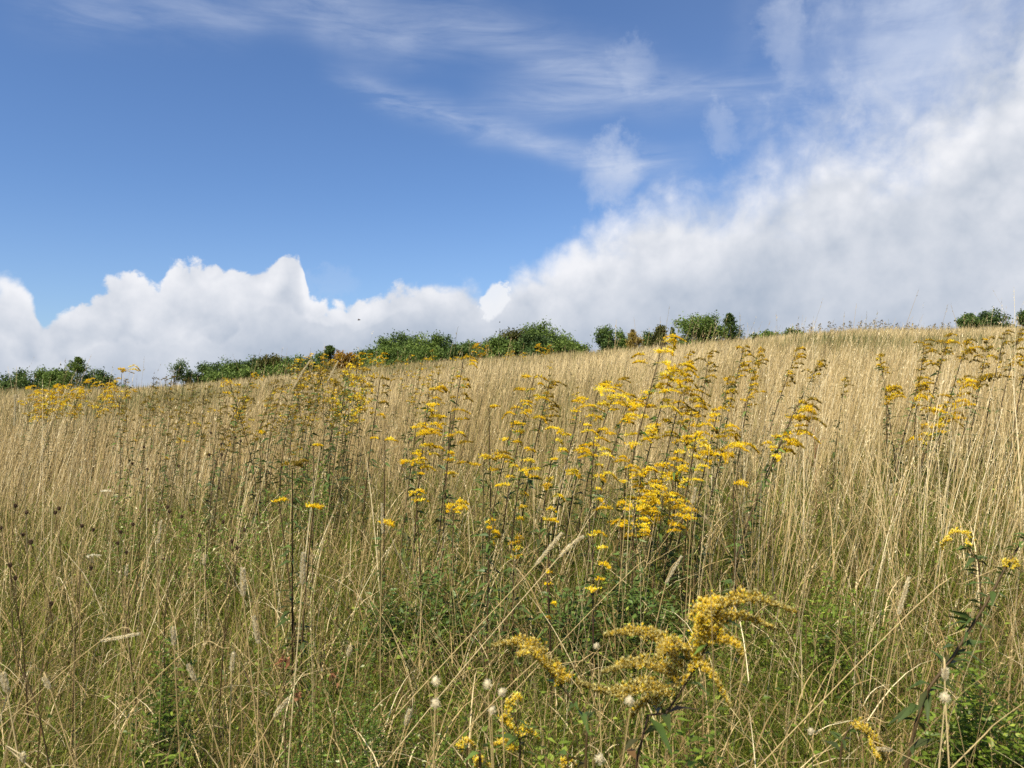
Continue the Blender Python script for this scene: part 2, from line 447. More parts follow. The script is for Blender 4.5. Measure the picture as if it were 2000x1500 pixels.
M_CROWN = {
    'green': crown_mat('crown_green', (.05, .085, .018), (.13, .20, .04), (.25, .33, .07)),
    'dark': crown_mat('crown_dark', (.04, .07, .02), (.095, .155, .04), (.19, .26, .06)),
    'olive': crown_mat('crown_olive', (.04, .045, .014), (.10, .11, .025), (.20, .17, .035)),
    'ochre': crown_mat('crown_ochre', (.14, .08, .015), (.30, .17, .025), (.45, .26, .04)),
    'yellow': crown_mat('crown_yellow', (.18, .14, .03), (.34, .26, .06), (.50, .38, .09)),
    'fir': crown_mat('crown_fir', (.03, .055, .014), (.08, .13, .028), (.16, .21, .045)),
}
# ground: dark soil under litter
M_GROUND = bpy.data.materials.new('meadow_soil'); M_GROUND.use_nodes = True
gt = M_GROUND.node_tree; gp = gt.nodes['Principled BSDF']; gg = gt.nodes.new('ShaderNodeNewGeometry')
g1 = noise(gt, gg.outputs['Position'], .5, 5, .6); g2 = noise(gt, gg.outputs['Position'], 18, 6, .7)
gc = mixc(gt, (g2 * 1.6 - .3).sat(), (.05, .035, .018), (.26, .18, .085))
gc2 = mixc(gt, g1.step(.45, .62) * .5, gc, (.07, .09, .028))
gt.links.new(gc2, gp.inputs['Base Color']); gp.inputs['Roughness'].default_value = .95
gb = gt.nodes.new('ShaderNodeBump'); gb.inputs['Strength'].default_value = .6; gb.inputs['Distance'].default_value = .03
gt.links.new(g2.o, gb.inputs['Height']); gt.links.new(gb.outputs[0], gp.inputs['Normal'])

# ------------------------------------------------------------------ the hill: one sheet reaching the horizon
def make_ground():
    def axis(lo, hi, near, s0, g):
        a = [0.0]
        while a[-1] < near: a.append(a[-1] + s0)
        st = s0
        while a[-1] < hi: st *= g; a.append(a[-1] + st)
        return np.array(a)
    pos = axis(0, 6000, 14, .35, 1.07)
    xs = np.concatenate([-pos[:0:-1], pos]); ys = np.concatenate([-pos[1:][::-1], pos])
    X, Y = np.meshgrid(xs, ys); Z = ground(X, Y)
    V = np.stack([X, Y, Z], -1).reshape(-1, 3); nx, ny = len(xs), len(ys)
    i = (np.arange(ny - 1)[:, None] * nx + np.arange(nx - 1)[None])
    F = np.stack([i, i + 1, i + nx + 1, i + nx], -1).reshape(-1, 4)
    mb = MB(); mb.add(V, F, 0.5)
    tag(mb.build('meadow_ground', M_GROUND, smooth=True), kind='structure')
make_ground()

# ------------------------------------------------------------------ the grass
rng = np.random.default_rng(7)
SLOPE = .82
def scatter(y0, y1, dens, margin=2.0):
    """even scatter over the ground in view between two distances"""
    area = SLOPE * (y1 ** 2 - y0 ** 2) + 2 * margin * (y1 - y0)
    n = int(area * dens)
    y = rng.uniform(y0, y1, int(n * 2.6)); keep = rng.uniform(0, SLOPE * y1 + margin, len(y)) < SLOPE * y + margin
    y = y[keep][:n]; x = rng.uniform(-1, 1, len(y)) * (SLOPE * y + margin)
    return x, y
def tallness(x, y):
    """height factor: a patchy sward"""
    return .60 + .72 * fnoise(x * .5, y * .5, 31)
def greenness(x, y):
    'lushness of the green undergrowth'
    g = fnoise(x * .6 + 9, y * .45, 44)
    u = x / np.maximum(y, 1)
    g = g + np.clip((7.5 - y) / 10, -.25, .34)
    g = g + .16 * np.exp(-((u + .38) / .16) ** 2 - ((y - 5.5) / 1.8) ** 2)
    g = g + .16 * (1 - leafy(x, y)) + .14 * np.clip(1 - (y - 1) / 3.5, 0, 1) * np.clip(.4 - u, 0, 1)
    g = g - .20 * np.clip((u - .15) / .3, 0, 1) * np.clip((y - 2.5) / 2, 0, 1)
    return g
def stalk_density(x, y):
    u = x / np.maximum(y, 1)
    d = .42 + 2.0 * (fnoise(x * .9, y * .9, 71) - .42) + .45 * np.clip((u - .25) / .3, 0, 1)
    return np.clip(d, .06, 1) * np.clip((y - .4) / 7, .10, 1) * leafy(x, y)
def leafy(x, y):
    """fewer straws where the goldenrod stands crowd them out"""
    u = x / np.maximum(y, 1)
    k = 1 - .70 * np.exp(-((u - .08) / .17) ** 4 - ((y - 3.9) / .9) ** 4)
    k = k * (1 - .65 * np.exp(-((u + .27) / .10) ** 4 - ((y - 5.9) / 1.5) ** 4))
    k = k * (1 - .60 * np.exp(-((u - .51) / .08) ** 4 - ((y - 5.2) / .8) ** 4))
    return k * (1 - .5 * np.exp(-((u + .42) / .2) ** 4 - ((y - 5.5) / 1.8) ** 4))

def seed_stalks(mb, x, y, hmin, hmax, w, K, nfl, fl, fw, tlo, thi, tube3=False):
    n = len(x); cell = .30; ix = np.floor(x / cell).astype(np.int64); iy = np.floor(y / cell).astype(np.int64)   # stalks gather in tussocks
    q = np.where(rng.random(n) < .7, rng.uniform(.45, .8, n), 0)
    cx = (ix + .2 + .6 * _lat(ix, iy, 3)) * cell; cy = (iy + .2 + .6 * _lat(ix, iy, 4)) * cell
    ox, oy = x - cx, y - cy; x = x - ox * q; y = y - oy * q
    base = np.stack([x, y, ground(x, y) - .01], 1)
    h = rng.uniform(hmin, hmax, n) * tallness(x, y) * (1 + .12 * rng.normal(size=n)) * (.84 + .32 * _lat(ix, iy, 5))
    lx = .09 + .14 * (_lat(ix, iy, 6) - .35) + ox * .7 + rng.normal(0, .06, n); ly = .20 * (_lat(ix, iy, 7) - .5) + oy * .7 + rng.normal(0, .06, n)
    phi = np.arctan2(ly, lx); th = np.hypot(lx, ly); kp = rng.normal(.18, .14, n)
    wild = rng.random(n) < (.045 if nfl > 8 else .035); th[wild] += rng.uniform(.25, .9, wild.sum()); phi[wild] = rng.uniform(-3.1, 3.1, wild.sum())
    tn = rng.uniform(tlo, thi, n) + (fnoise(x * .3, y * .3, 90) - .5) * 1.0 + (_lat(ix, iy, 8) - .5) * .25
    P = strands(mb, base, h, phi, th, kp, w * rng.uniform(.7, 1.3, n), K, rng, np.clip(tn, 0, 1), prof=np.interp(np.linspace(0, 1, K + 1), (0, .8, 1), (1, .7, .35)), tube3=tube3)
    if nfl:
        top = P[:, -1]; low = P[:, -2]
        ax = top - low; axn = ax / (np.linalg.norm(ax, axis=1)[:, None] + 1e-9)
        hl = (np.minimum(rng.uniform(.05, .16, n), h * .3))[:, None]
        f = np.tile(np.linspace(0, 1, nfl), n)[:, None]
        T = np.repeat(top, nfl, 0); A = np.repeat(axn, nfl, 0); H = np.repeat(hl, nfl, 0)
        C = T - A * H * f + rng.normal(0, 1, T.shape) * .0018
        D = A + rng.normal(0, .32, T.shape)
        flakes(mb, C, D, fl * rng.uniform(.7, 1.3, len(C)), fw * rng.uniform(.7, 1.3, len(C)) * (.4 + np.sin(f[:, 0] * 2.6 + .3)), np.clip(np.repeat(tn, nfl) + rng.uniform(-.1, .28, len(C)), 0, 1), rng)

def blades(mb, x, y, lmin, lmax, w, K, th, kap, tint, z=None, yaw=1.2):
    n = len(x); base = np.stack([x, y, ground(x, y) - .01 if z is None else z], 1)
    L = rng.uniform(lmin, lmax, n)
    strands(mb, base, L, rng.uniform(-math.pi, math.pi, n), np.abs(rng.normal(th, th * .6, n)), rng.normal(kap, kap * .5, n), w * rng.uniform(.6, 1.4, n), K, rng, np.clip(tint, 0, 1), yaw_sd=yaw)

# -- straw-coloured flowering stalks
mb = MB()
for (y0, y1, dens, w, K, nfl, fl, fw, t3) in ((.6, 3.2, 300, .0020, 7, 12, .008, .0022, True), (3.2, 7, 330, .0028, 6, 7, .012, .0034, False), (7, 13, 250, .0045, 5, 3, .032, .0060, False)):
    x, y = scatter(y0, y1, dens); k = rng.random(len(x)) < stalk_density(x, y) * (1.35 if y0 > 3 else .75); x, y = x[k], y[k]
    seed_stalks(mb, x, y, .62, 1.12, w, K, nfl, fl, fw, .25, .85, t3)
tag(mb.build('dry_grass', M_STRAW), 'tall straw coloured grass stalks with thin seed heads covering the slope', 'grass', kind='stuff')
# -- the far sward up to the crest
mb = MB()
for (y0, y1, dens, w) in ((13, 22, 120, .010), (22, 36, 62, .016), (36, 62, 26, .026)):
    x, y = scatter(y0, y1, dens, 2.5); n = len(x)
    base = np.stack([x, y, ground(x, y) - .02], 1)
    h = rng.uniform(.62, 1.05, n) * (.75 + .45 * fnoise(x * .35, y * .35, 33))
    tn = rng.uniform(.3, .85, n) + (fnoise(x * .22, y * .10, 12) - .47) * 2.0 - .12 * np.clip(1 - (x / y + .1) / .5, 0, 1) + (fnoise(x * .7, y * .5, 13) - .5) * .5
    strands(mb, base, h, rng.normal(0, 1.0, n), np.abs(rng.normal(.13, .13, n)), rng.normal(.4, .35, n), w * rng.uniform(.6, 1.3, n), 4, rng, np.clip(tn, 0, 1), prof=np.array((.7, .55, .6, 1.1, .12)))
tag(mb.build('hillside_grass', M_FAR), 'pale ripe grass covering the far hillside up to the crest', 'grass', kind='stuff')
# -- dead leaf blades and litter low down
mb = MB()
for (y0, y1, dens, lo, hi, w, K) in ((.6, 3.2, 1150, .08, .42, .0032, 6), (3.2, 7, 700, .15, .58, .0040, 5), (7, 14, 280, .2, .6, .007, 3), (14, 24, 60, .3, .6, .014, 2)):
    x, y = scatter(y0, y1, dens)
    z = ground(x, y) + rng.uniform(0, .30, len(x)) * (y < 7)
    blades(mb, x, y, lo, hi, w, K, .55, 1.3, rng.beta(1.3, 1.6, len(x)), z)
tag(mb.build('dead_grass_litter', M_THATCH), 'bent dead grass blades and litter tangled low among the stalks', 'grass litter', kind='stuff')
# -- green grass in patches
mb = MB()
for (y0, y1, dens, lo, hi, w, K) in ((.6, 3.2, 3000, .12, .48, .0030, 5), (3.2, 7, 1500, .18, .64, .0040, 4), (7, 14, 300, .25, .7, .007, 3)):
    x, y = scatter(y0, y1, dens); g = greenness(x, y); k = rng.random(len(x)) < np.clip((g - .36) * 3.2, .10, 1); x, y = x[k], y[k]
    blades(mb, x, y, lo, hi, w, K, .3, .9, np.clip(rng.normal(.58, .24, len(x)), 0, 1))
tag(mb.build('green_grass', M_GREEN), 'soft green grass growing in patches between the straw', 'grass', kind='stuff')
# -- small broad-leaved weeds near the ground
mb = MB()
for (y0, y1, dens, ls) in ((.6, 3.4, 1100, .018), (3.4, 7, 320, .028)):
    x, y = scatter(y0, y1, dens); g = fnoise(x * 1.3, y * 1.3, 203); k = rng.random(len(x)) < np.clip((g - .38) * 3.5, .03, 1); x, y = x[k], y[k]
    n = len(x); hh = rng.uniform(.05, .42, n) ** 1.0
    m = 6
    X = np.repeat(x, m); Y = np.repeat(y, m); H = np.repeat(hh, m) * np.tile(np.linspace(.35, 1, m), n)
    a = rng.uniform(0, 6.283, n * m)
    C = np.stack([X, Y, ground(X, Y) + H], 1); D = np.stack([np.cos(a), np.sin(a), rng.uniform(.1, .8, n * m)], 1)
    s = ls * rng.uniform(.6, 1.6, n * m)
    leafs(mb, C, D, s, s * rng.uniform(.35, .7, n * m), rng.uniform(0, .8, n * m), np.clip(np.repeat(rng.normal(.58, .22, n), m) + rng.normal(0, .12, n * m), 0, 1), rng)
    strands(mb, np.stack([x, y, ground(x, y)], 1), hh, rng.uniform(-3, 3, n), np.zeros(n), np.zeros(n), np.full(n, ls * .09), 2, rng, np.full(n, .3))
tag(mb.build('low_weeds', M_WEED), 'small broad green leaves of low weeds between the grass', 'ground cover', kind='stuff')

# ------------------------------------------------------------------ trees and bushes beyond the crest
def crown_mesh(kind, W, H, seed, leaf, n):
    """leaf clusters on the ends of limbs; returns (leaf mesh builder, limb mesh builder), base at the origin"""
    r = np.random.default_rng(seed); cr = MB(); tk = MB()
    ends = []
    trunk_top = H * (.95 if kind == 'fir' else .7)
    lean = r.normal(0, .05, 2) * H
    tp = smooth_path([(0, 0, -.3), (lean[0] * .4, lean[1] * .4, trunk_top * .5), (lean[0], lean[1], trunk_top)], 7)
    tube(tk, tp, (max(.05, H * .03), .012), .3, 6)
    if kind == 'fir':
        m = int(34 * H)
        for k in range(m):
            f = r.uniform(.06, 1); z = H * f; rad = W * .5 * (1 - f) ** .75 * r.uniform(.65, 1.15) + .03
            a = r.uniform(0, 6.283); b = np.array((lean[0] * f, lean[1] * f, z * .96))
            e = b + (math.cos(a) * rad, math.sin(a) * rad, rad * r.uniform(.3, .9))
            tube(tk, [b, e], (.012, .004), .3, 3); ends.append((b, e, .10 + rad * .14))
    else:
        m = int({'round': 26, 'sparse': 9, 'pine': 16}[kind] * max(1, W / 3) * max(1, H / 3))
        for k in range(m):
            a = r.uniform(0, 6.283); q = r.uniform(0, 1) ** .6
            zz = r.uniform(.18, 1.0) if kind == 'round' else r.uniform(.5, 1.0)
            env = math.sqrt(max(0.03, 1 - ((zz - .45) / .58) ** 2)) if kind == 'round' else (1 - abs(zz - .72) * 1.7 if kind == 'pine' else .8)
            e = np.array((math.cos(a) * W * .5 * q * env, math.sin(a) * W * .5 * q * env, H * (zz * r.uniform(.86, 1.06) - .08 * (q * q if kind == 'round' else 0))))
            e[0] += lean[0] * zz; b = tp[int(r.integers(1, 6))]
            mid = (b + e) / 2 + (0, 0, H * .04)
            tube(tk, smooth_path([b, mid, e], 5), (.02, .006), .4, 4)
            ends.append((mid, e, H * {'round': .085, 'sparse': .06, 'pine': .07}[kind] + W * .03))
    per = max(8, n // len(ends))
    for b, e, s in ends:
        k = int(per * r.uniform(.5, 1.5))
        f = r.uniform(.35, 1.1, k)[:, None]
        C = b + (e - b) * f + r.normal(0, 1, (k, 3)) * s * (.5, .5, .38) * (1.25 if kind != 'fir' else .8)
        C[:, 2] = np.maximum(C[:, 2], .02)
        if kind == 'round':                                  # upright sprigs break the outline
            q = r.random(k) < .05; C[q, 2] += r.uniform(.05, .22, q.sum()) * min(1, H * .3)
        D = r.normal(0, 1, (k, 3)) + (e - b) * (1.5 if kind == 'fir' else .4)
        t = np.clip(r.normal(.45, .16, k) + r.normal(0, .14), 0, 1)
        leafs(cr, C, D, leaf * r.uniform(.6, 1.5, k), leaf * r.uniform(.4, .8, k), r.uniform(0, .5, k), t, r, up=.3)
    return cr, tk

TREES = [
 (-12, 736, 110, 60, 'round', 'dark', 'dark bush cut by the left edge of the photo, behind the goldenrods'),
 (40, 727, 80, 62, 'round', 'dark', 'dark green bush second from the left edge, low and rounded'),
 (92, 723, 75, 66, 'round', 'green', 'grey green bush just left of the pointed windswept shrub at far left'),
 (150, 699, 52, 60, 'fir', 'green', 'pointed windswept green shrub, tallest of the bushes at far left'),
 (122, 716, 60, 61, 'round', 'green', 'shaggy green bush leaning on the left flank of the pointed shrub'),
 (205, 729, 75, 64, 'round', 'dark', 'low dark bush just right of the pointed windswept shrub'),
 (338, 699, 44, 58, 'sparse', 'dark', 'lone thin sapling with a flat tufted top standing against the low cloud'),
 (366, 716, 30, 59, 'sparse', 'dark', 'smaller sapling right beside the lone tufted sapling'),
 (408, 712, 62, 62, 'round', 'dark', 'dark bush at the left end of the long hedge above the slope'),
 (446, 705, 62, 64, 'round', 'green', 'green bush second from the left end of the long hedge'),
 (492, 702, 60, 66, 'round', 'dark', 'dark bush left of the yellow green upright bush in the hedge'),
 (534, 688, 52, 60, 'round', 'olive', 'yellow green upright bush rising from the left part of the hedge'),
 (580, 696, 66, 66, 'round', 'dark', 'dark bush between the yellow green bush and the small pointed fir'),
 (618, 694, 50, 68, 'round', 'green', 'green bush touching the left side of the small pointed fir'),
 (648, 675, 36, 61, 'fir', 'fir', 'small pointed fir rising above the hedge left of the orange bush'),
 (676, 689, 46, 58, 'round', 'ochre', 'orange brown bush, the only one in the hedge turning autumn colour'),
 (706, 689, 44, 66, 'round', 'dark', 'small dark bush between the orange brown bush and the thick green hedge'),
 (750, 666, 70, 62, 'round', 'green', 'thick green bush at the left end of the tall dense part of the hedge'),
 (792, 657, 84, 64, 'round', 'dark', 'dark rounded bush second in the tall dense part of the hedge'),
 (838, 654, 80, 61, 'round', 'green', 'tall green bush in the middle of the dense part of the hedge'),
 (880, 657, 66, 63, 'round', 'dark', 'dark bush at the right end of the tall dense part of the hedge'),
 (925, 666, 60, 66, 'round', 'green', 'low green bush in the dip of the hedge above the lone orange flower tuft'),
 (964, 661, 56, 68, 'round', 'dark', 'dark bush right of the dip in the hedge'),
 (1004, 640, 56, 62, 'round', 'olive', 'olive brown tree with a tall crown left of the highest green tree in the hedge'),
 (1056, 636, 92, 64, 'round', 'green', 'broad green tree, the highest crown in the middle of the skyline'),
 (1100, 655, 60, 67, 'round', 'dark', 'dark bush sloping down at the right end of the long hedge'),
 (426, 722, 60, 58, 'round', 'green', 'low green bush in front of the two left bushes of the long hedge'),
 (474, 716, 70, 59, 'round', 'green', 'low green bush in the front row left of the yellow green upright bush'),
 (556, 706, 70, 58, 'round', 'green', 'low green bush in the front row right of the yellow green upright bush'),
 (606, 702, 70, 57, 'round', 'dark', 'low dark bush in the front row left of the small pointed fir'),
 (726, 682, 60, 60, 'round', 'green', 'low green bush filling the gap right of the orange brown bush'),
 (772, 676, 80, 58, 'round', 'green', 'low green bush in front of the left of the tall dense hedge'),
 (906, 672, 70, 60, 'round', 'dark', 'low dark bush in front of the dip in the hedge'),
 (978, 664, 70, 60, 'round', 'green', 'low green bush in front of the olive brown tree'),
 (1030, 654, 70, 60, 'round', 'dark', 'dark bush pressed between the olive brown tree and the broad green tree'),
 (1122, 664, 50, 66, 'round', 'green', 'last small green bush at the right foot of the long hedge'),
 (1184, 642, 46, 66, 'round', 'dark', 'feathery dark shrub left of the pale yellow shrub on the skyline'),
 (1212, 648, 44, 68, 'round', 'green', 'small green shrub touching the pale yellow shrub on its left'),
 (1241, 645, 28, 62, 'fir', 'yellow', 'pale yellow shrub on the skyline, left of the tallest goldenrod'),
 (1268, 650, 32, 66, 'round', 'dark', 'small dark shrub just right of the pale yellow shrub'),
 (1294, 642, 44, 64, 'round', 'olive', 'olive shrub right behind the top of the tallest goldenrod'),
 (1318, 639, 11, 60, 'fir', 'fir', 'tiny fir sapling between the olive shrub and the big leafy bush'),
 (1374, 617, 112, 62, 'round', 'green', 'big leafy bush with a domed crown on the skyline right of centre'),
 (1430, 612, 36, 61, 'fir', 'fir', 'pointed fir standing against the right side of the big leafy bush'),
 (1505, 648, 80, 54, 'round', 'green', 'low green bramble barely showing over the crest right of the fir'),
 (1552, 645, 50, 56, 'round', 'dark', 'low dark bramble on the crest right of the green one'),
 (1908, 609, 62, 66, 'pine', 'dark', 'dark spreading tree with ragged left side near the right edge'),
 (1948, 604, 56, 68, 'round', 'dark', 'dark rounded tree joined to the spreading one near the right edge'),
 (2003, 606, 40, 66, 'round', 'dark', 'dark tree cut off by the right edge of the photo'),
]
for k, (px, py, wpx, d, kind, col, label) in enumerate(TREES):
    top = at(px, py, d); gz = float(ground(top[0], d)); H = (top[2] - gz) * 1.02; W = wpx / FPX * d * ((1.5 if 380 < px < 1140 else 1.2) if kind == 'round' else (1.7 if kind == 'fir' else 1.2))
    cr, tk = crown_mesh(kind, W, H, 100 + k, .12 if kind in ('fir', 'sparse') else .17, int((1500 + 520 * W * min(H, 4)) * (.3 if kind == 'sparse' else 1)))
    e = empty('fir_tree' if kind == 'fir' else ('small_tree' if kind in ('sparse', 'pine') or H > 4 else 'bush'), (top[0], d, gz))
    tag(e, label, 'tree' if kind in ('fir', 'sparse', 'pine') or H > 4 else 'bush', 'trees and bushes along the crest')
    cr.build('crown', M_CROWN[col], e); tk.build('trunk', M_BARK, e)

# ------------------------------------------------------------------ goldenrods
def spray_part(P, r, n, yellow, g, fsize=.006, petals=5, bead=False, bright_from=.1, thick=.0010):
    """one arching flower branch: a thin twig with florets crowded along its upper side"""
    mb = MB(); P = smooth_path(P, 9)
    tube(mb, P, (thick, thick * .45), .04, 3)
    L = len(P) - 1
    nc = max(4, n // 6); ct = np.sort(g.uniform(bright_from, 1.0, nc))
    t = np.clip(np.repeat(ct, 6)[:n] + g.normal(0, .022, min(n, nc * 6)), bright_from, 1.0); n = len(t)
    k = np.minimum((t * L).astype(int), L - 1); f = (t * L - k)[:, None]
    C = P[k] * (1 - f) + P[k + 1] * f; A = P[k + 1] - P[k]; A /= np.linalg.norm(A, axis=1)[:, None] + 1e-9
    S = np.cross(A, (0, 0, 1.0)); S /= np.linalg.norm(S, axis=1)[:, None] + 1e-6
    env = (np.sin(np.clip(t * .9 + .18, 0, 1) * math.pi) * .9 + .25)[:, None] * r
    off_s = g.normal(0, .75 if bead else 1.0, (n, 1)); off_u = np.abs(g.normal(0, .55 if bead else .42, (n, 1))) - .08
    C0 = C; C = C + S * off_s * env + np.array((0, 0, 1.0)) * off_u * env + A * g.normal(0, .3, (n, 1)) * env
    up = np.tile((0, 0, 1.0), (n, 1)) * 1.1 + (C - C0) / r * .5 + g.normal(0, .3, (n, 3))
    base = np.clip(yellow + np.repeat(g.normal(0, .14, nc), 6)[:n] - .22 * np.clip((t - .6) / .4, 0, 1), .12, .92)
    fs = fsize * g.uniform(.75, 1.3, n)
    m = petals
    C2 = np.repeat(C, m, 0); D = np.repeat(up, m, 0) + g.normal(0, .62 if not bead else .8, (n * m, 3))
    tt = np.clip(np.repeat(base, m) + g.uniform(-.10, .10, n * m), 0, 1)
    if bead:
        tt = np.clip(tt + np.repeat(g.normal(-.06 if yellow < .74 else .04, .13 if yellow < .74 else .06, n), m), .2, .93); q = g.random(n * m) < .34; tt[q] = 1.0
    flakes(mb, C2, D, np.repeat(fs, m) * g.uniform(.7, 1.2, n * m), np.repeat(fs, m) * (.42 if not bead else .26), tt, g)
    if bead:                                                  # small green-brown involucres below the rays
        a = up / (np.linalg.norm(up, axis=1)[:, None] + 1e-9); s1 = np.cross(a, g.normal(size=(n, 3))); s1 /= np.linalg.norm(s1, axis=1)[:, None]; s2 = np.cross(a, s1)
        w = fs[:, None] * .30
        V = np.stack([C - a * fs[:, None] * .75, C + s1 * w, C + s2 * w, C - s1 * w, C - s2 * w, C + a * fs[:, None] * .3], 1)
        F = np.array([[0, 2, 1], [0, 3, 2], [0, 4, 3], [0, 1, 4], [5, 1, 2], [5, 2, 3], [5, 3, 4], [5, 4, 1]])
        mb.add(V.reshape(-1, 3), (np.arange(n)[:, None, None] * 6 + F[None]).reshape(-1, 3), np.repeat(np.clip(base * .75 - .05 + g.normal(0, .06, n), .1, .8), 6))
    else:                                                     # tiny stalks that carry the florets
        q = g.random(n) < .35
        flakes(mb, C0[q], (C - C0)[q] + 1e-5, np.linalg.norm((C - C0)[q], axis=1), np.full(q.sum(), .0012), np.full(q.sum(), .08), g)
    return mb

def goldenrod(stem, z_low, reach, n, yellow, seed, fl=60, fsize=.006, petals=4, leafn=30, leafl=.08, side=.65, bead=False, sprays=None, origin=None, stem_r=.0028, loosen=1.0):
    """stem: world points from the root to the tip. Sprays leave it above the height z_low."""
    g = np.random.default_rng(seed)
    o = np.array(stem[0]) if origin is None else np.array(origin)
    e = empty('goldenrod', o)
    P = smooth_path(stem, 16) - o
    s = MB(); tube(s, P, (stem_r, stem_r * .4), np.clip(g.normal(.35, .15), 0, 1), 5)
    s.build('stem', M_STEM, e)
    zt = P[:, 2]; zl = z_low - o[2]
    # leaves up the stem, small towards the flowers
    lf = MB(); f = g.uniform(.12, .96, leafn); k = (f * 15).astype(int); w = (f * 15 - k)[:, None]
    C = P[k] * (1 - w) + P[np.minimum(k + 1, 15)] * w
    a = g.uniform(0, 6.283, leafn); D = np.stack([np.cos(a), np.sin(a), g.uniform(.1, .8, leafn)], 1)
    ll = leafl * (1.1 - .6 * f) * g.uniform(.6, 1.3, leafn)
    leafs(lf, C, D, ll, ll * .25, g.uniform(.3, 1.3, leafn), np.clip(.15 + .7 * f + g.normal(0, .15, leafn), 0, 1), g)
    lf.build('foliage', M_GLEAF, e)
    if sprays is None:
        idx = np.where(zt >= zl)[0]; i0 = max(1, idx[0] if len(idx) else 10)
        sprays = []
        for q in range(n):
            u = (q + g.uniform(0, .8)) / n; fi = i0 + (15 - i0) * u; k = min(int(fi), 14); b = P[k] * (1 - fi + k) + P[k + 1] * (fi - k)
            az = g.normal(0, .8) if g.random() < side else g.uniform(0, 6.283)
            L = reach * (.42 + .65 * math.sin(math.pi * (.18 + .72 * u))) * g.uniform(.55, 1.25)
            h = np.array((math.cos(az), math.sin(az), 0)); rise = g.uniform(.15, .55) * loosen; dr = g.uniform(.0, .30)
            sprays.append(([b, b + h * L * .35 + (0, 0, L * rise * .6), b + h * L * .72 + (0, 0, L * rise * .8), b + h * L + (0, 0, L * (rise * .8 - dr))], L, g.normal(0, .10)))
        b = P[-1]; L = reach * g.uniform(.6, .95); hx = g.uniform(.7, 1)
        sprays.append(([P[-2], b, b + (L * .5 * hx, 0, L * .12), b + (L * hx, g.normal(0, .02), -L * .08)], L * 1.1, -.08))
    else:
        sprays = [([np.array(p) - o for p in pl], float(np.linalg.norm(np.array(pl[-1]) - np.array(pl[0]))), dy) for pl, dy in sprays]
    for pl, L, dy in sprays:
        rr = min(.013, .006 + L * .06) * (1.05 if bead else 1)
        spray_part(pl, rr, max(14, int(fl * min(2.2, L / .08))), yellow + dy, g, fsize, petals, bead, .1 if bead or fsize > .009 else .38).build('flower_spray', M_FLOWER, e)
    return e

def gold_px(bx, d, tx, ty, low_py, reach_px, n, yellow, label, dd=0.0, bend=0.0, fl=60, seed=None, group='goldenrods in the meadow', **kw):
    """a goldenrod rooted d metres ahead under pixel column bx, its tip where the photograph shows (tx, ty)"""
    x0 = px_ray(bx, 900)[0] * d; z0 = float(ground(x0, d)); tip = at(tx, ty, d + dd)
    b = np.array((x0, d, z0 - .01)); m = b * .5 + tip * .5 + np.array((-(tip[0] - x0) * .12 + bend, 0, .02))
    zl = at(tx, low_py, d)[2]
    e = goldenrod([b, m, tip], zl, reach_px / FPX * d, n, yellow, seed if seed is not None else int(bx * 7 + ty * 13 + d * 100), fl=fl, **kw)
    return tag(e, label, 'goldenrod', group)

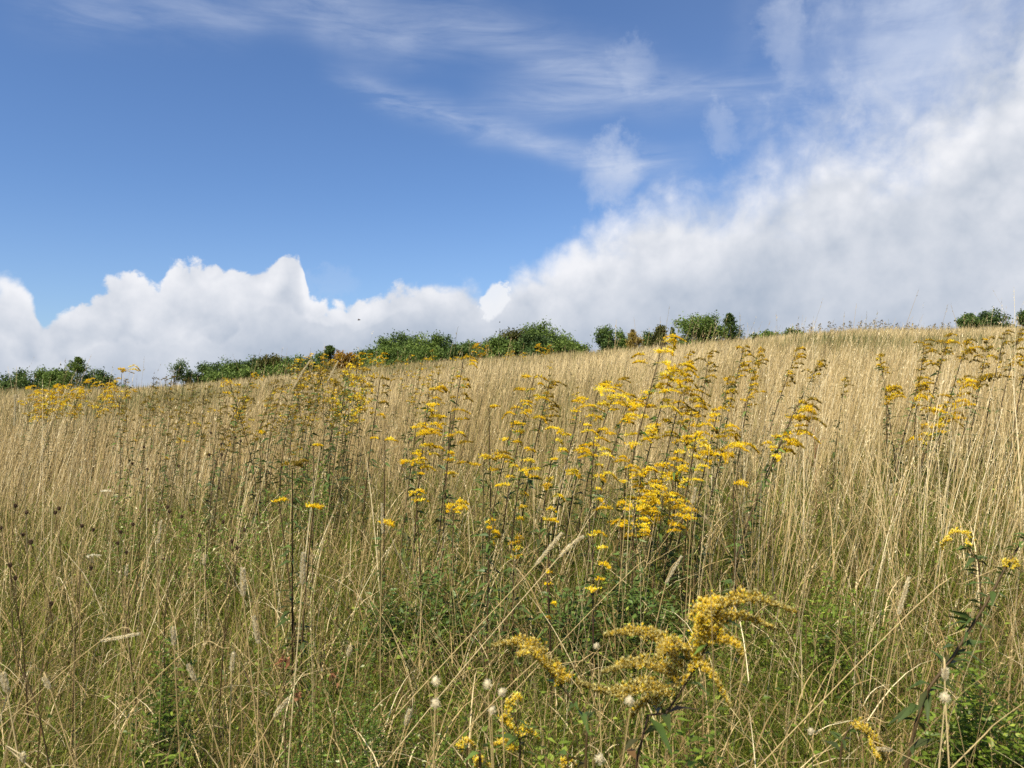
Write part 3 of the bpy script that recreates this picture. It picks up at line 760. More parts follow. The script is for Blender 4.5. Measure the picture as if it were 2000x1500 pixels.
G1 = 'goldenrods of the bright middle clump'
MID = [
 # bx, d, tx, ty, low, reach, n, yellow, label
 (1185, 4.0, 1296, 664, 905, 62, 30, .84, 'tallest goldenrod of the field, bright yellow down its right side, tip over the skyline'),
 (1215, 4.2, 1312, 720, 900, 66, 15, .70, 'yellow goldenrod pressed close behind the tallest one, lower and more orange'),
 (1130, 4.1, 1225, 790, 940, 62, 12, .80, 'bright goldenrod leaning up to the tallest one from its left foot'),
 (845, 4.3, 905, 702, 800, 34, 10, .66, 'slim goldenrod with a dark nodding orange tip left of the field centre'),
 (800, 4.2, 838, 765, 935, 50, 17, .74, 'full goldenrod with a thick bright yellow head below the slim one with the nodding tip'),
 (770, 4.0, 812, 838, 960, 52, 12, .80, 'goldenrod at the left of the bright clump with heads hanging to both sides'),
 (860, 4.1, 880, 806, 950, 48, 10, .66, 'goldenrod between the thick bright head and the slim nodding one, heads spaced out'),
 (965, 4.4, 1042, 742, 880, 46, 12, .74, 'goldenrod with a double bright head left of the long arched yellow plume'),
 (935, 4.2, 1012, 788, 960, 46, 9, .82, 'goldenrod with small bright heads down a dark leaning stem at the field centre'),
 (1000, 4.4, 1072, 752, 850, 40, 9, .48, 'olive tipped goldenrod just right of the double bright head'),
 (1085, 4.1, 1168, 765, 850, 95, 9, .84, 'goldenrod with long arched bright plumes reaching left of the tallest one'),
 (1060, 4.0, 1130, 800, 980, 60, 10, .82, 'goldenrod below the long arched plumes with a dense bright flat head'),
 (1110, 4.5, 1205, 746, 840, 48, 8, .62, 'goldenrod with an arching brown tipped top just left of the tallest one'),
 (1035, 3.8, 1085, 850, 1010, 44, 9, .78, 'short goldenrod with scattered small yellow heads in front of the centre'),
 (985, 3.9, 1022, 880, 1040, 44, 8, .80, 'short goldenrod low at the centre with a bright pair of flat heads'),
 (1145, 3.8, 1160, 862, 1010, 46, 8, .80, 'short goldenrod with flat bright heads under the long arched plumes'),
 (1290, 3.8, 1352, 800, 900, 40, 9, .70, 'goldenrod right of the tallest one with a short upright yellow head'),
 (1305, 3.7, 1360, 850, 945, 40, 12, .86, 'goldenrod with a column of bright heads at the right of the middle clump'),
 (1330, 3.9, 1402, 802, 915, 44, 10, .72, 'goldenrod with a dark bent tip over yellow heads right of the column of bright heads'),
 (1340, 3.6, 1412, 880, 925, 88, 7, .80, 'goldenrod with a long yellow branch pointing up to the right like an arm'),
 (1255, 4.2, 1330, 770, 880, 70, 10, .72, 'goldenrod whose branches fan out right below the middle of the tallest one'),
 # the low dense bright mass
 (1205, 3.7, 1222, 916, 1060, 46, 16, .84, 'low goldenrod forming the left shoulder of the dense bright mass'),
 (1235, 3.6, 1252, 922, 1080, 48, 16, .82, 'low goldenrod in the heart of the dense bright mass'),
 (1262, 3.7, 1282, 912, 1060, 48, 17, .84, 'low goldenrod at the top of the dense bright mass under the tallest one'),
 (1290, 3.6, 1318, 905, 1010, 46, 15, .82, 'low goldenrod forming the right shoulder of the dense bright mass'),
 (1230, 3.5, 1240, 985, 1080, 46, 12, .76, 'lowest goldenrod under the left of the dense bright mass'),
 (1265, 3.5, 1296, 970, 1060, 50, 12, .72, 'orange goldenrod under the right of the dense bright mass'),
 (1320, 3.5, 1345, 1000, 1030, 34, 6, .80, 'small low goldenrod with a single bright patch right of the dense mass'),
 # leaning plant at the right
 (1390, 3.4, 1556, 792, 925, 60, 17, .62, 'big goldenrod leaning right with dark bent tips, alone right of the middle clump'),
 (1400, 3.5, 1532, 850, 915, 44, 8, .80, 'goldenrod with bright heads entwined with the big one that leans right'),
 # scattered small ones
 (750, 3.9, 752, 862, 872, 30, 3, .84, 'goldenrod with one small flat yellow head standing free left of the bright clump'),
 (575, 3.1, 571, 912, 925, 26, 5, .38, 'goldenrod gone brown on top, alone on a dark stem left of centre'),
 (590, 3.1, 545, 980, 994, 20, 3, .80, 'small goldenrod with yellow heads at the left foot of the brown topped one'),
 (585, 3.05, 612, 992, 1000, 24, 3, .80, 'small goldenrod with a flat yellow head right of the brown topped one'),
 (745, 3.2, 742, 1024, 1034, 30, 4, .80, 'low goldenrod with a bright flat head beside a pale seed spike'),
 (880, 3.5, 886, 990, 1040, 36, 6, .80, 'low goldenrod with three yellow heads one above the other below the thick bright head'),
 (830, 3.5, 812, 962, 985, 26, 4, .82, 'low goldenrod with one plump bright head below the left of the bright clump'),
 (940, 3.6, 945, 900, 940, 52, 6, .66, 'goldenrod with an orange brown arched head left of the low centre'),
 (950, 3.1, 956, 1018, 1078, 18, 6, .74, 'thin low goldenrod with small orange yellow heads stacked upright'),
 (1000, 3.0, 1004, 1052, 1110, 24, 7, .72, 'thin low goldenrod with orange yellow heads right of the stacked one'),
 (1075, 3.1, 1070, 1018, 1030, 16, 4, .84, 'single bright yellow tuft low in the middle, close to a leaning seed spike'),
 (1160, 2.9, 1158, 1045, 1060, 42, 5, .84, 'low goldenrod with a broad flat yellow head under the dense bright mass'),
 (1080, 2.9, 1068, 1120, 1126, 18, 3, .78, 'tiny yellow tuft lowest in the middle of the meadow'),
 (1440, 3.2, 1432, 948, 955, 24, 3, .84, 'tiny goldenrod with one flat head just left of the stem that leans right'),
 (700, 4.8, 742, 742, 850, 30, 8, .45, 'thin olive goldenrod leaning right at the right edge of the brown thicket'),
 (610, 4.0, 612, 872, 880, 18, 3, .80, 'tiny yellow tuft low in front of the brown thicket'),
 (506, 5.0, 508, 846, 860, 18, 3, .80, 'tiny yellow tuft at the left foot of the brown thicket'),
 (960, 4.6, 955, 797, 806, 20, 3, .80, 'goldenrod with one flat yellow head between the nodding tip and the double head'),
]
for k, (bx, d, tx, ty, low, reach, n, yel, label) in enumerate(MID):
    small = n <= 4
    gold_px(bx, d, tx, ty, low, reach, n, yel, label, group=G1 if 28 > k else 'goldenrods in the meadow', dd=rng.uniform(-.12, .2), fl=95, leafn=22 if small else 70, leafl=.09, petals=4, stem_r=.0052,
            fsize=.0072, seed=500 + k, loosen=.5 if small else 1.0)

# right clump, behind the meadow middle
RIGHT = [
 (1780, 4.9, 1880, 745, 850, 44, 15, .76, 'brightest goldenrod of the right clump, heads crowded on its right side'),
 (1765, 5.0, 1845, 790, 880, 40, 12, .78, 'lower yellow goldenrod of the right clump beneath the brightest one'),
 (1735, 5.0, 1795, 742, 805, 48, 9, .66, 'goldenrod with a thick bare stem at the left of the right clump'),
 (1735, 5.2, 1732, 758, 810, 42, 8, .66, 'goldenrod at the outer left of the right clump with drooping yellow heads'),
 (1760, 5.4, 1718, 694, 745, 16, 9, .62, 'thin goldenrod with a straight tip pointing up to the left in the right clump'),
 (1790, 5.8, 1852, 656, 740, 26, 10, .52, 'olive goldenrod with the highest tip of the right clump'),
 (1775, 5.8, 1806, 668, 740, 28, 9, .48, 'olive goldenrod with hooked tip left of the highest one of the right clump'),
 (1815, 5.7, 1888, 668, 720, 30, 9, .56, 'goldenrod with a yellow tip leaning right of the highest one of the right clump'),
 (1845, 5.2, 1915, 742, 770, 48, 8, .34, 'dark olive goldenrod with a horizontal arm at the right of the right clump'),
 (1880, 5.9, 1932, 662, 740, 28, 10, .52, 'dense olive goldenrod first of the row at the right edge'),
 (1905, 5.7, 1962, 650, 745, 24, 11, .46, 'olive goldenrod with an upright knobbly spire in the row at the right edge'),
 (1925, 5.6, 1992, 648, 745, 26, 11, .46, 'olive goldenrod with a hooked spire beside the frame at the right edge'),
 (1960, 5.5, 2010, 680, 760, 30, 10, .42, 'dark goldenrod cut off by the right edge of the photo'),
 # behind the big one, right of centre
 (1395, 6.0, 1452, 680, 760, 28, 9, .60, 'goldenrod with bright spots behind and right of the tallest one'),
 (1425, 6.2, 1482, 684, 760, 26, 9, .62, 'goldenrod with two small yellow crests on the pale slope right of centre'),
 (1470, 5.8, 1556, 684, 780, 26, 12, .52, 'long olive goldenrod plume slanting up to the right on the pale slope'),
 (1480, 5.6, 1600, 708, 760, 22, 9, .42, 'thin goldenrod plume lying almost flat to the right on the pale slope'),
 (1340, 5.6, 1386, 690, 770, 26, 9, .50, 'olive goldenrod just right of the upper half of the tallest one'),
 (1310, 5.0, 1346, 690, 780, 18, 11, .62, 'slim goldenrod with knotted yellow heads close right of the tallest one'),
 (1380, 5.2, 1422, 740, 810, 34, 8, .62, 'goldenrod with small heads behind the one with the dark bent tip'),
 (1430, 5.4, 1468, 742, 800, 30, 7, .60, 'goldenrod with faint yellow heads low on the pale slope right of the middle clump'),
 (1620, 5.2, 1650, 740, 790, 14, 5, .48, 'small brownish goldenrod alone between the middle clump and the right clump'),
]
for k, (bx, d, tx, ty, low, reach, n, yel, label) in enumerate(RIGHT):
    gold_px(bx, d, tx, ty, low, reach, n, yel, label, group='goldenrods of the right clump' if k < 13 else 'goldenrods on the pale slope', dd=rng.uniform(-.1, .2), fl=75, petals=4, fsize=.0095, leafn=70, leafl=.09, stem_r=.0056, seed=700 + k)

# foreground plants, close to the camera
def near_stem(pts, d, dz=0.0): return [at(x, y, d + dz * i) for i, (x, y) in enumerate(pts)]
def near_plant(root_px, d, stem_pts, spr, yellow, label, seed, fl=190, fsize=.0050, leafn=26, r=.0030):
    x0 = px_ray(root_px, 900)[0] * d; b = np.array((x0, d, float(ground(x0, d)) - .01))
    stem = [b] + near_stem(stem_pts, d)
    sp = []
    for pl, dy, dz in spr:
        sp.append(([at(x, y, d + dz * (i / (len(pl) - 1))) for i, (x, y) in enumerate(pl)], dy))
    e = goldenrod(stem, 99, 0, 0, yellow, seed, fl=fl, fsize=fsize, petals=10, leafn=leafn, leafl=.075, bead=True, sprays=sp, stem_r=r)
    return tag(e, label, 'goldenrod', 'goldenrods close to the camera')
near_plant(1150, 1.45, [(1245, 1480), (1300, 1395), (1340, 1335), (1385, 1255), (1415, 1200)], [
    ([(1395, 1235), (1400, 1190), (1470, 1172), (1552, 1196)], -.10, -.05),
    ([(1385, 1250), (1370, 1200), (1385, 1178), (1440, 1172)], .08, .04),
    ([(1380, 1262), (1395, 1222), (1450, 1208), (1512, 1228)], -.02, .03),
    ([(1360, 1290), (1372, 1235), (1368, 1205)], .12, -.03),
    ([(1378, 1262), (1410, 1252), (1440, 1262), (1452, 1285)], .04, -.02),
    ([(1345, 1330), (1300, 1262), (1240, 1236), (1182, 1242)], -.08, .05),
    ([(1352, 1300), (1330, 1262), (1300, 1262), (1285, 1285)], -.02, -.04),
    ([(1330, 1345), (1300, 1312), (1235, 1298), (1175, 1315)], -.16, .02),
    ([(1322, 1365), (1265, 1345), (1205, 1358), (1130, 1335)], -.18, -.05),
    ([(1325, 1350), (1360, 1300), (1395, 1325), (1425, 1378)], .02, -.03),
    ([(1305, 1385), (1270, 1372), (1245, 1385), (1235, 1400)], -.14, .04),
], .67, 'large goldenrod in the foreground with orange yellow plumes spreading over a dark stem', 901, fl=430)
near_plant(1110, 1.55, [(1145, 1470), (1140, 1405), (1100, 1345), (1072, 1305)], [
    ([(1080, 1318), (1050, 1272), (1005, 1258), (960, 1262)], -.12, .03),
    ([(1090, 1330), (1062, 1300), (1038, 1276), (1012, 1280)], .05, -.03),
    ([(1100, 1345), (1085, 1312), (1072, 1305)], .10, .02),
    ([(1095, 1335), (1100, 1320), (1085, 1288)], .0, .02),
], .66, 'goldenrod in the foreground with a single plume bending left, left of the large one', 902, fl=380, leafn=14)
near_plant(1000, 1.75, [(1015, 1500), (1012, 1440), (1003, 1385)], [
    ([(1003, 1400), (990, 1375), (1010, 1362), (1018, 1372)], .14, .02),
    ([(1008, 1430), (988, 1412), (985, 1398)], .06, -.02),
    ([(1010, 1440), (1020, 1428), (1040, 1432), (1052, 1444)], .14, .02),
    ([(1012, 1470), (985, 1450), (965, 1455)], .06, .03),
], .80, 'small bright yellow goldenrod at the bottom edge, centre', 903, fl=260, leafn=16)
near_plant(905, 1.75, [(912, 1500), (912, 1470)], [([(912, 1475), (900, 1458), (915, 1448), (930, 1460)], .04, .02)], .76, 'small goldenrod tuft at the bottom edge left of the small bright one', 904, fl=300, leafn=10)
near_plant(940, 1.7, [(938, 1510), (936, 1498)], [([(938, 1500), (928, 1490), (940, 1484), (956, 1496)], .04, .02)], .80, 'yellow tuft half hidden by the bottom edge, left of centre', 905, fl=260, leafn=6)
near_plant(1105, 1.7, [(1108, 1515), (1110, 1500)], [([(1112, 1504), (1098, 1492), (1112, 1486), (1126, 1496)], .0, .02)], .76, 'yellow tuft half hidden by the bottom edge, right of the small bright one', 906, fl=260, leafn=6)
near_plant(1600, 1.8, [(1640, 1500), (1650, 1440), (1664, 1416)], [
    ([(1660, 1420), (1685, 1425), (1710, 1452), (1728, 1484)], -.04, .03), ([(1695, 1440), (1708, 1470), (1718, 1484)], .14, -.01)],
    .72, 'drooping goldenrod plume hanging right, alone near the bottom edge', 907, fl=240, leafn=12)
near_plant(1690, 1.9, [(1790, 1410), (1860, 1285), (1925, 1180), (1978, 1085), (2030, 1020)], [
    ([(1972, 1114), (1962, 1102), (1978, 1092), (1990, 1106)], .14, .0), ([(1974, 1112), (1984, 1100), (1968, 1096)], .14, .0)],
    .84, 'dark leafy goldenrod stem slanting out of the right edge with one round yellow head', 908, fl=380, fsize=.0048, leafn=80, r=.0050)
near_plant(1905, 2.4, [(1915, 1150), (1900, 1085), (1880, 1062)], [
    ([(1890, 1075), (1892, 1046), (1862, 1040), (1842, 1058)], .12, .02), ([(1862, 1058), (1846, 1055), (1840, 1076)], .12, .02)],
    .84, 'goldenrod with a bright arched head like a hook, alone near the right edge', 909, fl=220, leafn=30)

# prototypes for the many plants farther off
def proto(seed, H, lean, n, reach, yellow, fl, fsize, petals, leafn=18):
    g = np.random.default_rng(seed)
    e = goldenrod([(0, 0, 0), (lean * .35 + g.normal(0, .03), g.normal(0, .04), H * .55), (lean, g.normal(0, .06), H)], H * .70, reach, n, yellow, seed, fl=fl, fsize=fsize, petals=petals, leafn=leafn, stem_r=.0034)
    return e
COLS = ['leftmost'] + [w + ' from left' for w in 'second third fourth fifth sixth seventh eighth ninth tenth eleventh twelfth thirteenth fourteenth fifteenth sixteenth seventeenth eighteenth nineteenth twentieth'.split()]
def spread(protos, spots, label, group):
    """copies of the prototypes, one per (px, py_of_tip, d); the first use of a prototype moves the prototype itself"""
    ranks = {i: r for r, i in enumerate(sorted(range(len(spots)), key=lambda i: spots[i][0]))}
    for k, (px, py, d) in enumerate(spots):
        p = protos[k % len(protos)]
        e = p if 'used' not in p else copy_tree(p)
        if 'used' not in p: p['used'] = 1
        top = at(px, py, d); lean = p['lean']; a = rng.normal(0, .5)
        x0 = top[0] - lean * .9 * math.cos(a); gz = float(ground(x0, d))
        sc = (top[2] - gz) / p['H']; a += rng.normal(0, .5); x0 = top[0] - lean * .9 * math.cos(a); sxy = min(max(sc, .8), 1.25)
        e.location = (x0, d, gz); e.rotation_euler = (0, 0, a); e.scale = (sxy, sxy, sc)
        r, n = ranks[k], len(spots)
        lab = '%s %s' % (COLS[r] if r < (n + 1) // 2 else COLS[n - 1 - r].replace('leftmost', 'rightmost').replace('from left', 'from right'), label)
        tag(e, lab, 'goldenrod', group)
def protoset(seed, cnt, n, reach, yellows, fl, fsize, petals, leafn=55):
    out = []
    for k in range(cnt):
        p = proto(seed + k, 1.2, [.14, .2, .10, .26][k % 4], n, reach, yellows[k % len(yellows)], fl, fsize, petals, leafn); p['H'] = 1.2; p['lean'] = [.14, .2, .10, .26][k % 4]; out.append(p)
    return out
# brown thicket left of centre
spots = []
for k in range(34):
    px = 455 + 265 * ((k * .618) % 1) + rng.uniform(-6, 6); d = rng.uniform(4.9, 7.0)
    spots.append((px, 708 + max(0, (590 - px)) * .10 + rng.uniform(0, 50) + (40 if k % 5 == 0 else 0), d))
spread(protoset(1000, 5, 9, .11, (.40, .52, .34, .60, .44), 22, .0095, 3), spots, 'olive brown goldenrod of the dense brown thicket', 'goldenrods of the brown thicket')
spread(protoset(1020, 3, 8, .12, (.78, .70, .74), 26, .0095, 3), [(655, 716, 5.6), (690, 718, 5.4), (708, 722, 5.8), (668, 722, 5.2), (640, 730, 6.0), (684, 740, 5.3)],
       'yellow goldenrod topping the brown thicket', 'yellow goldenrods of the brown thicket')
spread(protoset(1040, 2, 7, .11, (.76, .70), 26, .011, 3), [(575, 700, 9.5), (592, 694, 9.8), (612, 696, 9.4), (560, 704, 9.0), (628, 706, 9.2)],
       'yellow goldenrod against the dark hedge', 'goldenrods against the hedge')
# left of the thicket
spots = [(px, py, d) for px, py, d in ((268, 742, 7.4), (285, 748, 7.8), (300, 740, 8.0), (318, 736, 8.2), (335, 730, 8.0), (352, 742, 7.6), (378, 752, 7.2), (400, 748, 6.8), (395, 775, 5.6), (430, 768, 5.8), (365, 770, 6.2), (330, 780, 6.0), (300, 775, 6.4), (272, 778, 6.4), (240, 786, 6.0), (415, 800, 5.2), (345, 800, 5.4))]
spread(protoset(1060, 3, 8, .10, (.26, .34, .22), 20, .0095, 3), spots, 'brown goldenrod in the loose row before the brown thicket', 'brown goldenrods at the left')
spots = [(52 + k * 9.6 + rng.uniform(-5, 5), 757 + rng.uniform(-8, 14) - (k > 12) * 8, rng.uniform(8.5, 11.0)) for k in range(20)]
spread(protoset(1080, 4, 8, .16, (.72, .78, .66, .70), 30, .013, 3), spots, 'yellow goldenrod of the far left clump', 'goldenrods of the far left clump')
gold_px(222, 6.6, 238, 728, 745, 34, 4, .76, 'lone goldenrod with two arched yellow plumes standing above the far left clump', fl=60, fsize=.008, petals=4, leafn=16, seed=1101, side=1.0)
# behind the middle clump, small and faint
spots = [(px, py, d) for px, py, d in ((832, 690, 7.8), (815, 705, 7.2), (848, 742, 6.2), (882, 690, 8.0), (790, 695, 8.4), (765, 705, 8.6), (800, 722, 7.0), (825, 735, 6.6), (868, 716, 6.6), (1085, 708, 8.2), (1160, 752, 6.0), (1050, 770, 5.6), (1110, 760, 6.0))]
spread(protoset(1120, 3, 7, .10, (.56, .64, .46), 24, .0095, 3), spots, 'faint goldenrod behind the middle clump', 'faint goldenrods on the upper slope')
spread(protoset(1140, 2, 8, .20, (.62, .56), 40, .026, 3), [(937, 671, 24), (942, 676, 26), (1060, 672, 27), (1066, 676, 25)], 'orange yellow goldenrod tuft at the hedge foot', 'goldenrods at the foot of the hedge')
spots = [(px, py, d) for px, py, d in ((700, 690, 30), (720, 692, 32), (745, 690, 33), (660, 694, 30), (735, 698, 26), (690, 697, 27), (1000, 686, 34), (990, 690, 30), (1020, 690, 32), (630, 702, 24))]
spread(protoset(1150, 2, 7, .22, (.66, .60), 30, .03, 3), spots, 'small goldenrod on the crest before the hedge', 'goldenrods along the crest')
spots = [(1560 + k * 9.3 + rng.uniform(-4, 4), 636 - 4 * (1640 < 1560 + k * 9.3 < 1790) + rng.uniform(-7, 5), rng.uniform(37, 42)) for k in range(32) if not 1590 < 1560 + k * 9.3 < 1600]
spread(protoset(1160, 4, 9, .16, (.30, .36, .24, .42), 20, .026, 3), spots, 'withered goldenrod of the fringe on the hill crest', 'withered goldenrods on the hill crest')

# ------------------------------------------------------------------ single grass stalks and seed heads near the camera
def seed_head(P, r, n, g, t0=.5, fl=.006):
    mb = MB(); P = smooth_path(P, 8); L = 7
    t = g.uniform(0, 1, n); k = np.minimum((t * L).astype(int), L - 1); f = (t * L - k)[:, None]
    C = P[k] * (1 - f) + P[k + 1] * f; A = P[k + 1] - P[k]; A /= np.linalg.norm(A, axis=1)[:, None] + 1e-9
    env = (np.sin(np.clip(t * .86 + .12, 0, 1) * math.pi) ** .6 * r)[:, None]
    q = g.normal(size=(n, 3)); q -= (q * A).sum(1)[:, None] * A; q /= np.linalg.norm(q, axis=1)[:, None]
    C = C + q * env * g.uniform(.2, 1, (n, 1))
    flakes(mb, C, A + q * .7, fl * g.uniform(.6, 1.4, n), fl * .38 * g.uniform(.7, 1.4, n), np.clip(g.normal(t0, .2, n), 0, 1), g)
    return mb
def ball_head(c, r, g):
    mb = MB(); n = 150; q = g.normal(size=(n, 3)); q /= np.linalg.norm(q, axis=1)[:, None]; q[:, 2] *= 1.1
    th = np.linspace(0, math.pi, 7); tube(mb, np.stack([np.zeros(7), np.zeros(7), -np.cos(th) * r * .9], 1) + c, np.maximum(np.sin(th) * r * .75, .0004), .8, 8)
    flakes(mb, c + q * r * .5, q + g.normal(0, .25, (n, 3)), r * g.uniform(.4, 1.0, n), np.full(n, r * .22), np.clip(g.normal(.85, .15, n), 0, 1), g)
    return mb
STALKS = [
 # (head polyline, foot pixel on the way to the root, d, kind, radius, label)
 ([(475, 1165), (474, 1112)], (490, 1500), 1.7, 'spike', .0075, 'tall pale grass stalk with a fluffy white seed spike, left foreground'),
 ([(590, 1142), (592, 1082)], (566, 1500), 1.75, 'spike', .0070, 'tall pale grass stalk with a cream plume, right of the fluffy white one'),
 ([(850, 1392), (851, 1374)], (846, 1500), 1.25, 'ball', .0060, 'thick pale stalk with a round white woolly knob, low in the middle'),
 ([(851, 1346), (851, 1330)], (850, 1392), 1.25, 'ball', .0055, 'upper woolly knob on the second pale stalk of the pair low in the middle'),
 ([(953, 1352), (952, 1336)], (960, 1500), 1.4, 'ball', .0062, 'thin stalk with a woolly knob left of the small bright goldenrod'),
 ([(980, 1368), (981, 1352)], (980, 1500), 1.4, 'ball', .0058, 'thin stalk with a woolly knob nearly touching the small bright goldenrod'),
 ([(960, 1400), (961, 1388)], (962, 1500), 1.4, 'ball', .0056, 'thin stalk with the lowest woolly knob of the three beside the bright goldenrod'),
 ([(1231, 1384), (1230, 1368)], (1215, 1500), 1.2, 'ball', .0055, 'pale stalk with a white knob in front of the large foreground goldenrod'),
 ([(1845, 1378), (1846, 1362)], (1832, 1500), 1.3, 'ball', .0065, 'pale stalk with a grey woolly knob at the lower right'),
 ([(1845, 1328), (1847, 1308)], (1843, 1380), 1.35, 'spike', .0060, 'pale stalk with a small tuft just above the grey woolly knob'),
 ([(1046, 1104), (1072, 1072), (1096, 1042)], (880, 1290), 2.3, 'spike', .0062, 'pale stalk leaning right with a long cylindrical seed spike in the middle foreground'),
 ([(1092, 1088), (1116, 1064), (1138, 1048)], (860, 1375), 2.2, 'spike', .0055, 'second pale stalk leaning right, its spike ending at the low flat goldenrod'),
 ([(747, 1042), (746, 985)], (750, 1300), 2.6, 'spike', .0040, 'upright stalk with a slim pale spike left of the bright clump'),
 ([(680, 1282), (684, 1264)], (640, 1500), 1.9, 'spike', .0065, 'stalk with a short pale tuft over the green weeds, lower left of centre'),
 ([(792, 1418), (800, 1388)], (770, 1500), 1.8, 'spike', .0075, 'stalk with a ragged grey tuft left of the thick pale stalk'),
 ([(535, 1400), (548, 1382), (562, 1366)], (480, 1500), 1.8, 'spike', .0055, 'leaning stalk with a cream spike low at the left'),
 ([(505, 1258), (500, 1232), (496, 1206)], (512, 1500), 1.8, 'spike', .0050, 'stalk with a brownish white spike below the fluffy white one'),
 ([(452, 1312), (455, 1278)], (440, 1500), 1.8, 'spike', .0050, 'stalk with a tattered cream head left of the brownish white spike'),
 ([(382, 1330), (368, 1300)], (430, 1500), 1.8, 'spike', .0055, 'stalk bending left with a feathery tan head, lower left'),
 ([(340, 1262), (338, 1228)], (345, 1500), 1.7, 'spike', .0055, 'dull grey seed spike standing low at the left'),
 ([(14, 1352), (6, 1318)], (30, 1500), 1.6, 'spike', .0085, 'feathery cream seed head beside the left edge'),
 ([(98, 1345), (86, 1325)], (150, 1500), 1.7, 'spike', .0055, 'small tan seed head near the lower left corner'),
 ([(46, 1488), (44, 1474)], (60, 1500), 1.5, 'spike', .0060, 'cream tuft in the lower left corner'),
 ([(308, 1062), (314, 1018)], (300, 1400), 2.4, 'spike', .0045, 'slender cream spike among the brown knapweed heads'),
 ([(398, 1104), (400, 1086)], (400, 1400), 2.4, 'spike', .0060, 'short white tuft right of the knapweed patch'),
 ([(246, 1125), (248, 1106)], (250, 1400), 2.4, 'spike', .0050, 'small white tuft low in the knapweed patch'),
 ([(28, 832), (30, 772)], (26, 1000), 4.5, 'spike', .0060, 'pale flowering spike reaching up at the far left edge'),
 ([(1738, 968), (1741, 946)], (1745, 1200), 3.2, 'spike', .0065, 'stalk with a small white tuft on the right slope'),
 ([(1352, 985), (1358, 955)], (1340, 1300), 2.6, 'spike', .0050, 'stalk with a white speckled spike right of the dense bright mass'),
 ([(1300, 1140), (1315, 1112), (1330, 1088)], (1270, 1300), 2.3, 'spike', .0040, 'thin stalk with a slanting pale spike under the dense bright mass'),
 ([(1755, 1200), (1765, 1165), (1775, 1130)], (1735, 1350), 2.0, 'spike', .0055, 'leaning stalk with a dim grey spike at the right foreground'),
 ([(1168, 1272), (1165, 1262)], (1172, 1400), 1.8, 'ball', .0055, 'thin stalk with a small white bud between the foreground plumes'),
 ([(1180, 1490), (1172, 1482)], (1185, 1500), 1.5, 'ball', .0070, 'pale bud at the bottom edge below the large foreground goldenrod'),
 ([(1588, 1440), (1584, 1428)], (1592, 1500), 1.7, 'ball', .0055, 'white bud on a short stalk left of the drooping plume'),
 ([(1745, 1465), (1712, 1462)], (1790, 1490), 1.8, 'spike', .0035, 'pale thin spike lying across the drooping plume'),
 ([(605, 705), (590, 728), (572, 760)][::-1], (540, 860), 4.6, 'spike', .0055, 'tall straw stalk with a slanting seed head reaching over the brown thicket'),
 ([(640, 745), (652, 722), (660, 706)], (600, 860), 4.6, 'spike', .0045, 'second tall straw stalk above the brown thicket, right of the slanting one'),
 ([(270, 1238), (230, 1246), (195, 1252)][::-1], (60, 1268), 2.0, 'spike', .0040, 'fallen pale stalk lying almost level at the left with a thin seed head'),
]
for k, (hd, foot, d, kind, r, label) in enumerate(STALKS):
    g = np.random.default_rng(2000 + k)
    head = [at(x, y, d) for x, y in hd]; h0 = head[0]; f = at(*foot, d)
    dirv = f - h0; dirv /= abs(dirv[2]) + 1e-9
    base = h0.copy(); step = 0
    while base[2] > float(ground(base[0], base[1])) - .01 and step < 400:
        base = base + dirv * .01; step += 1
        if abs(base[0] - h0[0]) > .9: base[2] = float(ground(base[0], base[1])) - .01
    e = empty('grass_stalk', base)
    mid = base * .5 + h0 * .5 + (g.normal(0, .012), g.normal(0, .02), .01)
    st = MB(); tube(st, smooth_path([base, mid, h0] + ([head[-1]] if kind == 'spike' else []), 14) - base, (.0017, .0009), np.clip(g.normal(.72, .1), 0, 1), 5)
    st.build('stalk', M_STRAW, e)
    if kind == 'spike': seed_head([p - base for p in head], r * .55, int(160 + 9000 * np.linalg.norm(head[-1] - h0) * (r / .006)), g, .85).build('seed_head', M_SEED, e)
    else: ball_head(head[-1] - base, r * 1.25, g).build('seed_head', M_SEED, e)
    tag(e, label, 'grass stalk', 'single grass stalks standing out near the camera')

# bare straws that cross the picture
STRAWS = [
 ([(1778, 1195), (1880, 1140), (2005, 1085)], 1.9, 'long bare straw crossing the right side and leaving the frame halfway up'),
 ([(1868, 1490), (1930, 1425), (2010, 1365)], 1.5, 'thick bare straw crossing the lower right corner'),
 ([(1335, 1060), (1270, 1100), (1205, 1142)], 2.4, 'bare straw slanting up to the right under the dense bright mass'),
 ([(1545, 1495), (1740, 1410), (1640, 1440)][1:], 1.9, 'bare straw lying flat left of the drooping plume'),
 ([(1790, 1380), (1850, 1440), (1905, 1500)], 1.9, 'bare straw slanting down to the right near the lower right corner'),
 ([(450, 1265), (330, 1300), (90, 1265)][:2], 2.1, 'short bare straw at the lower left'),
 ([(745, 1110), (800, 1180), (860, 1250)], 2.4, 'bare straw slanting down to the right below the bright clump'),
 ([(610, 1020), (660, 1090), (720, 1165)], 2.6, 'bare straw slanting down to the right below the small flat heads'),
 ([(1000, 1010), (960, 1120), (905, 1290)], 2.1, 'long bare straw slanting down to the left in the middle foreground'),
 ([(1140, 1290), (1080, 1300), (1010, 1325)], 1.8, 'bare straw across the plume that bends left'),
]
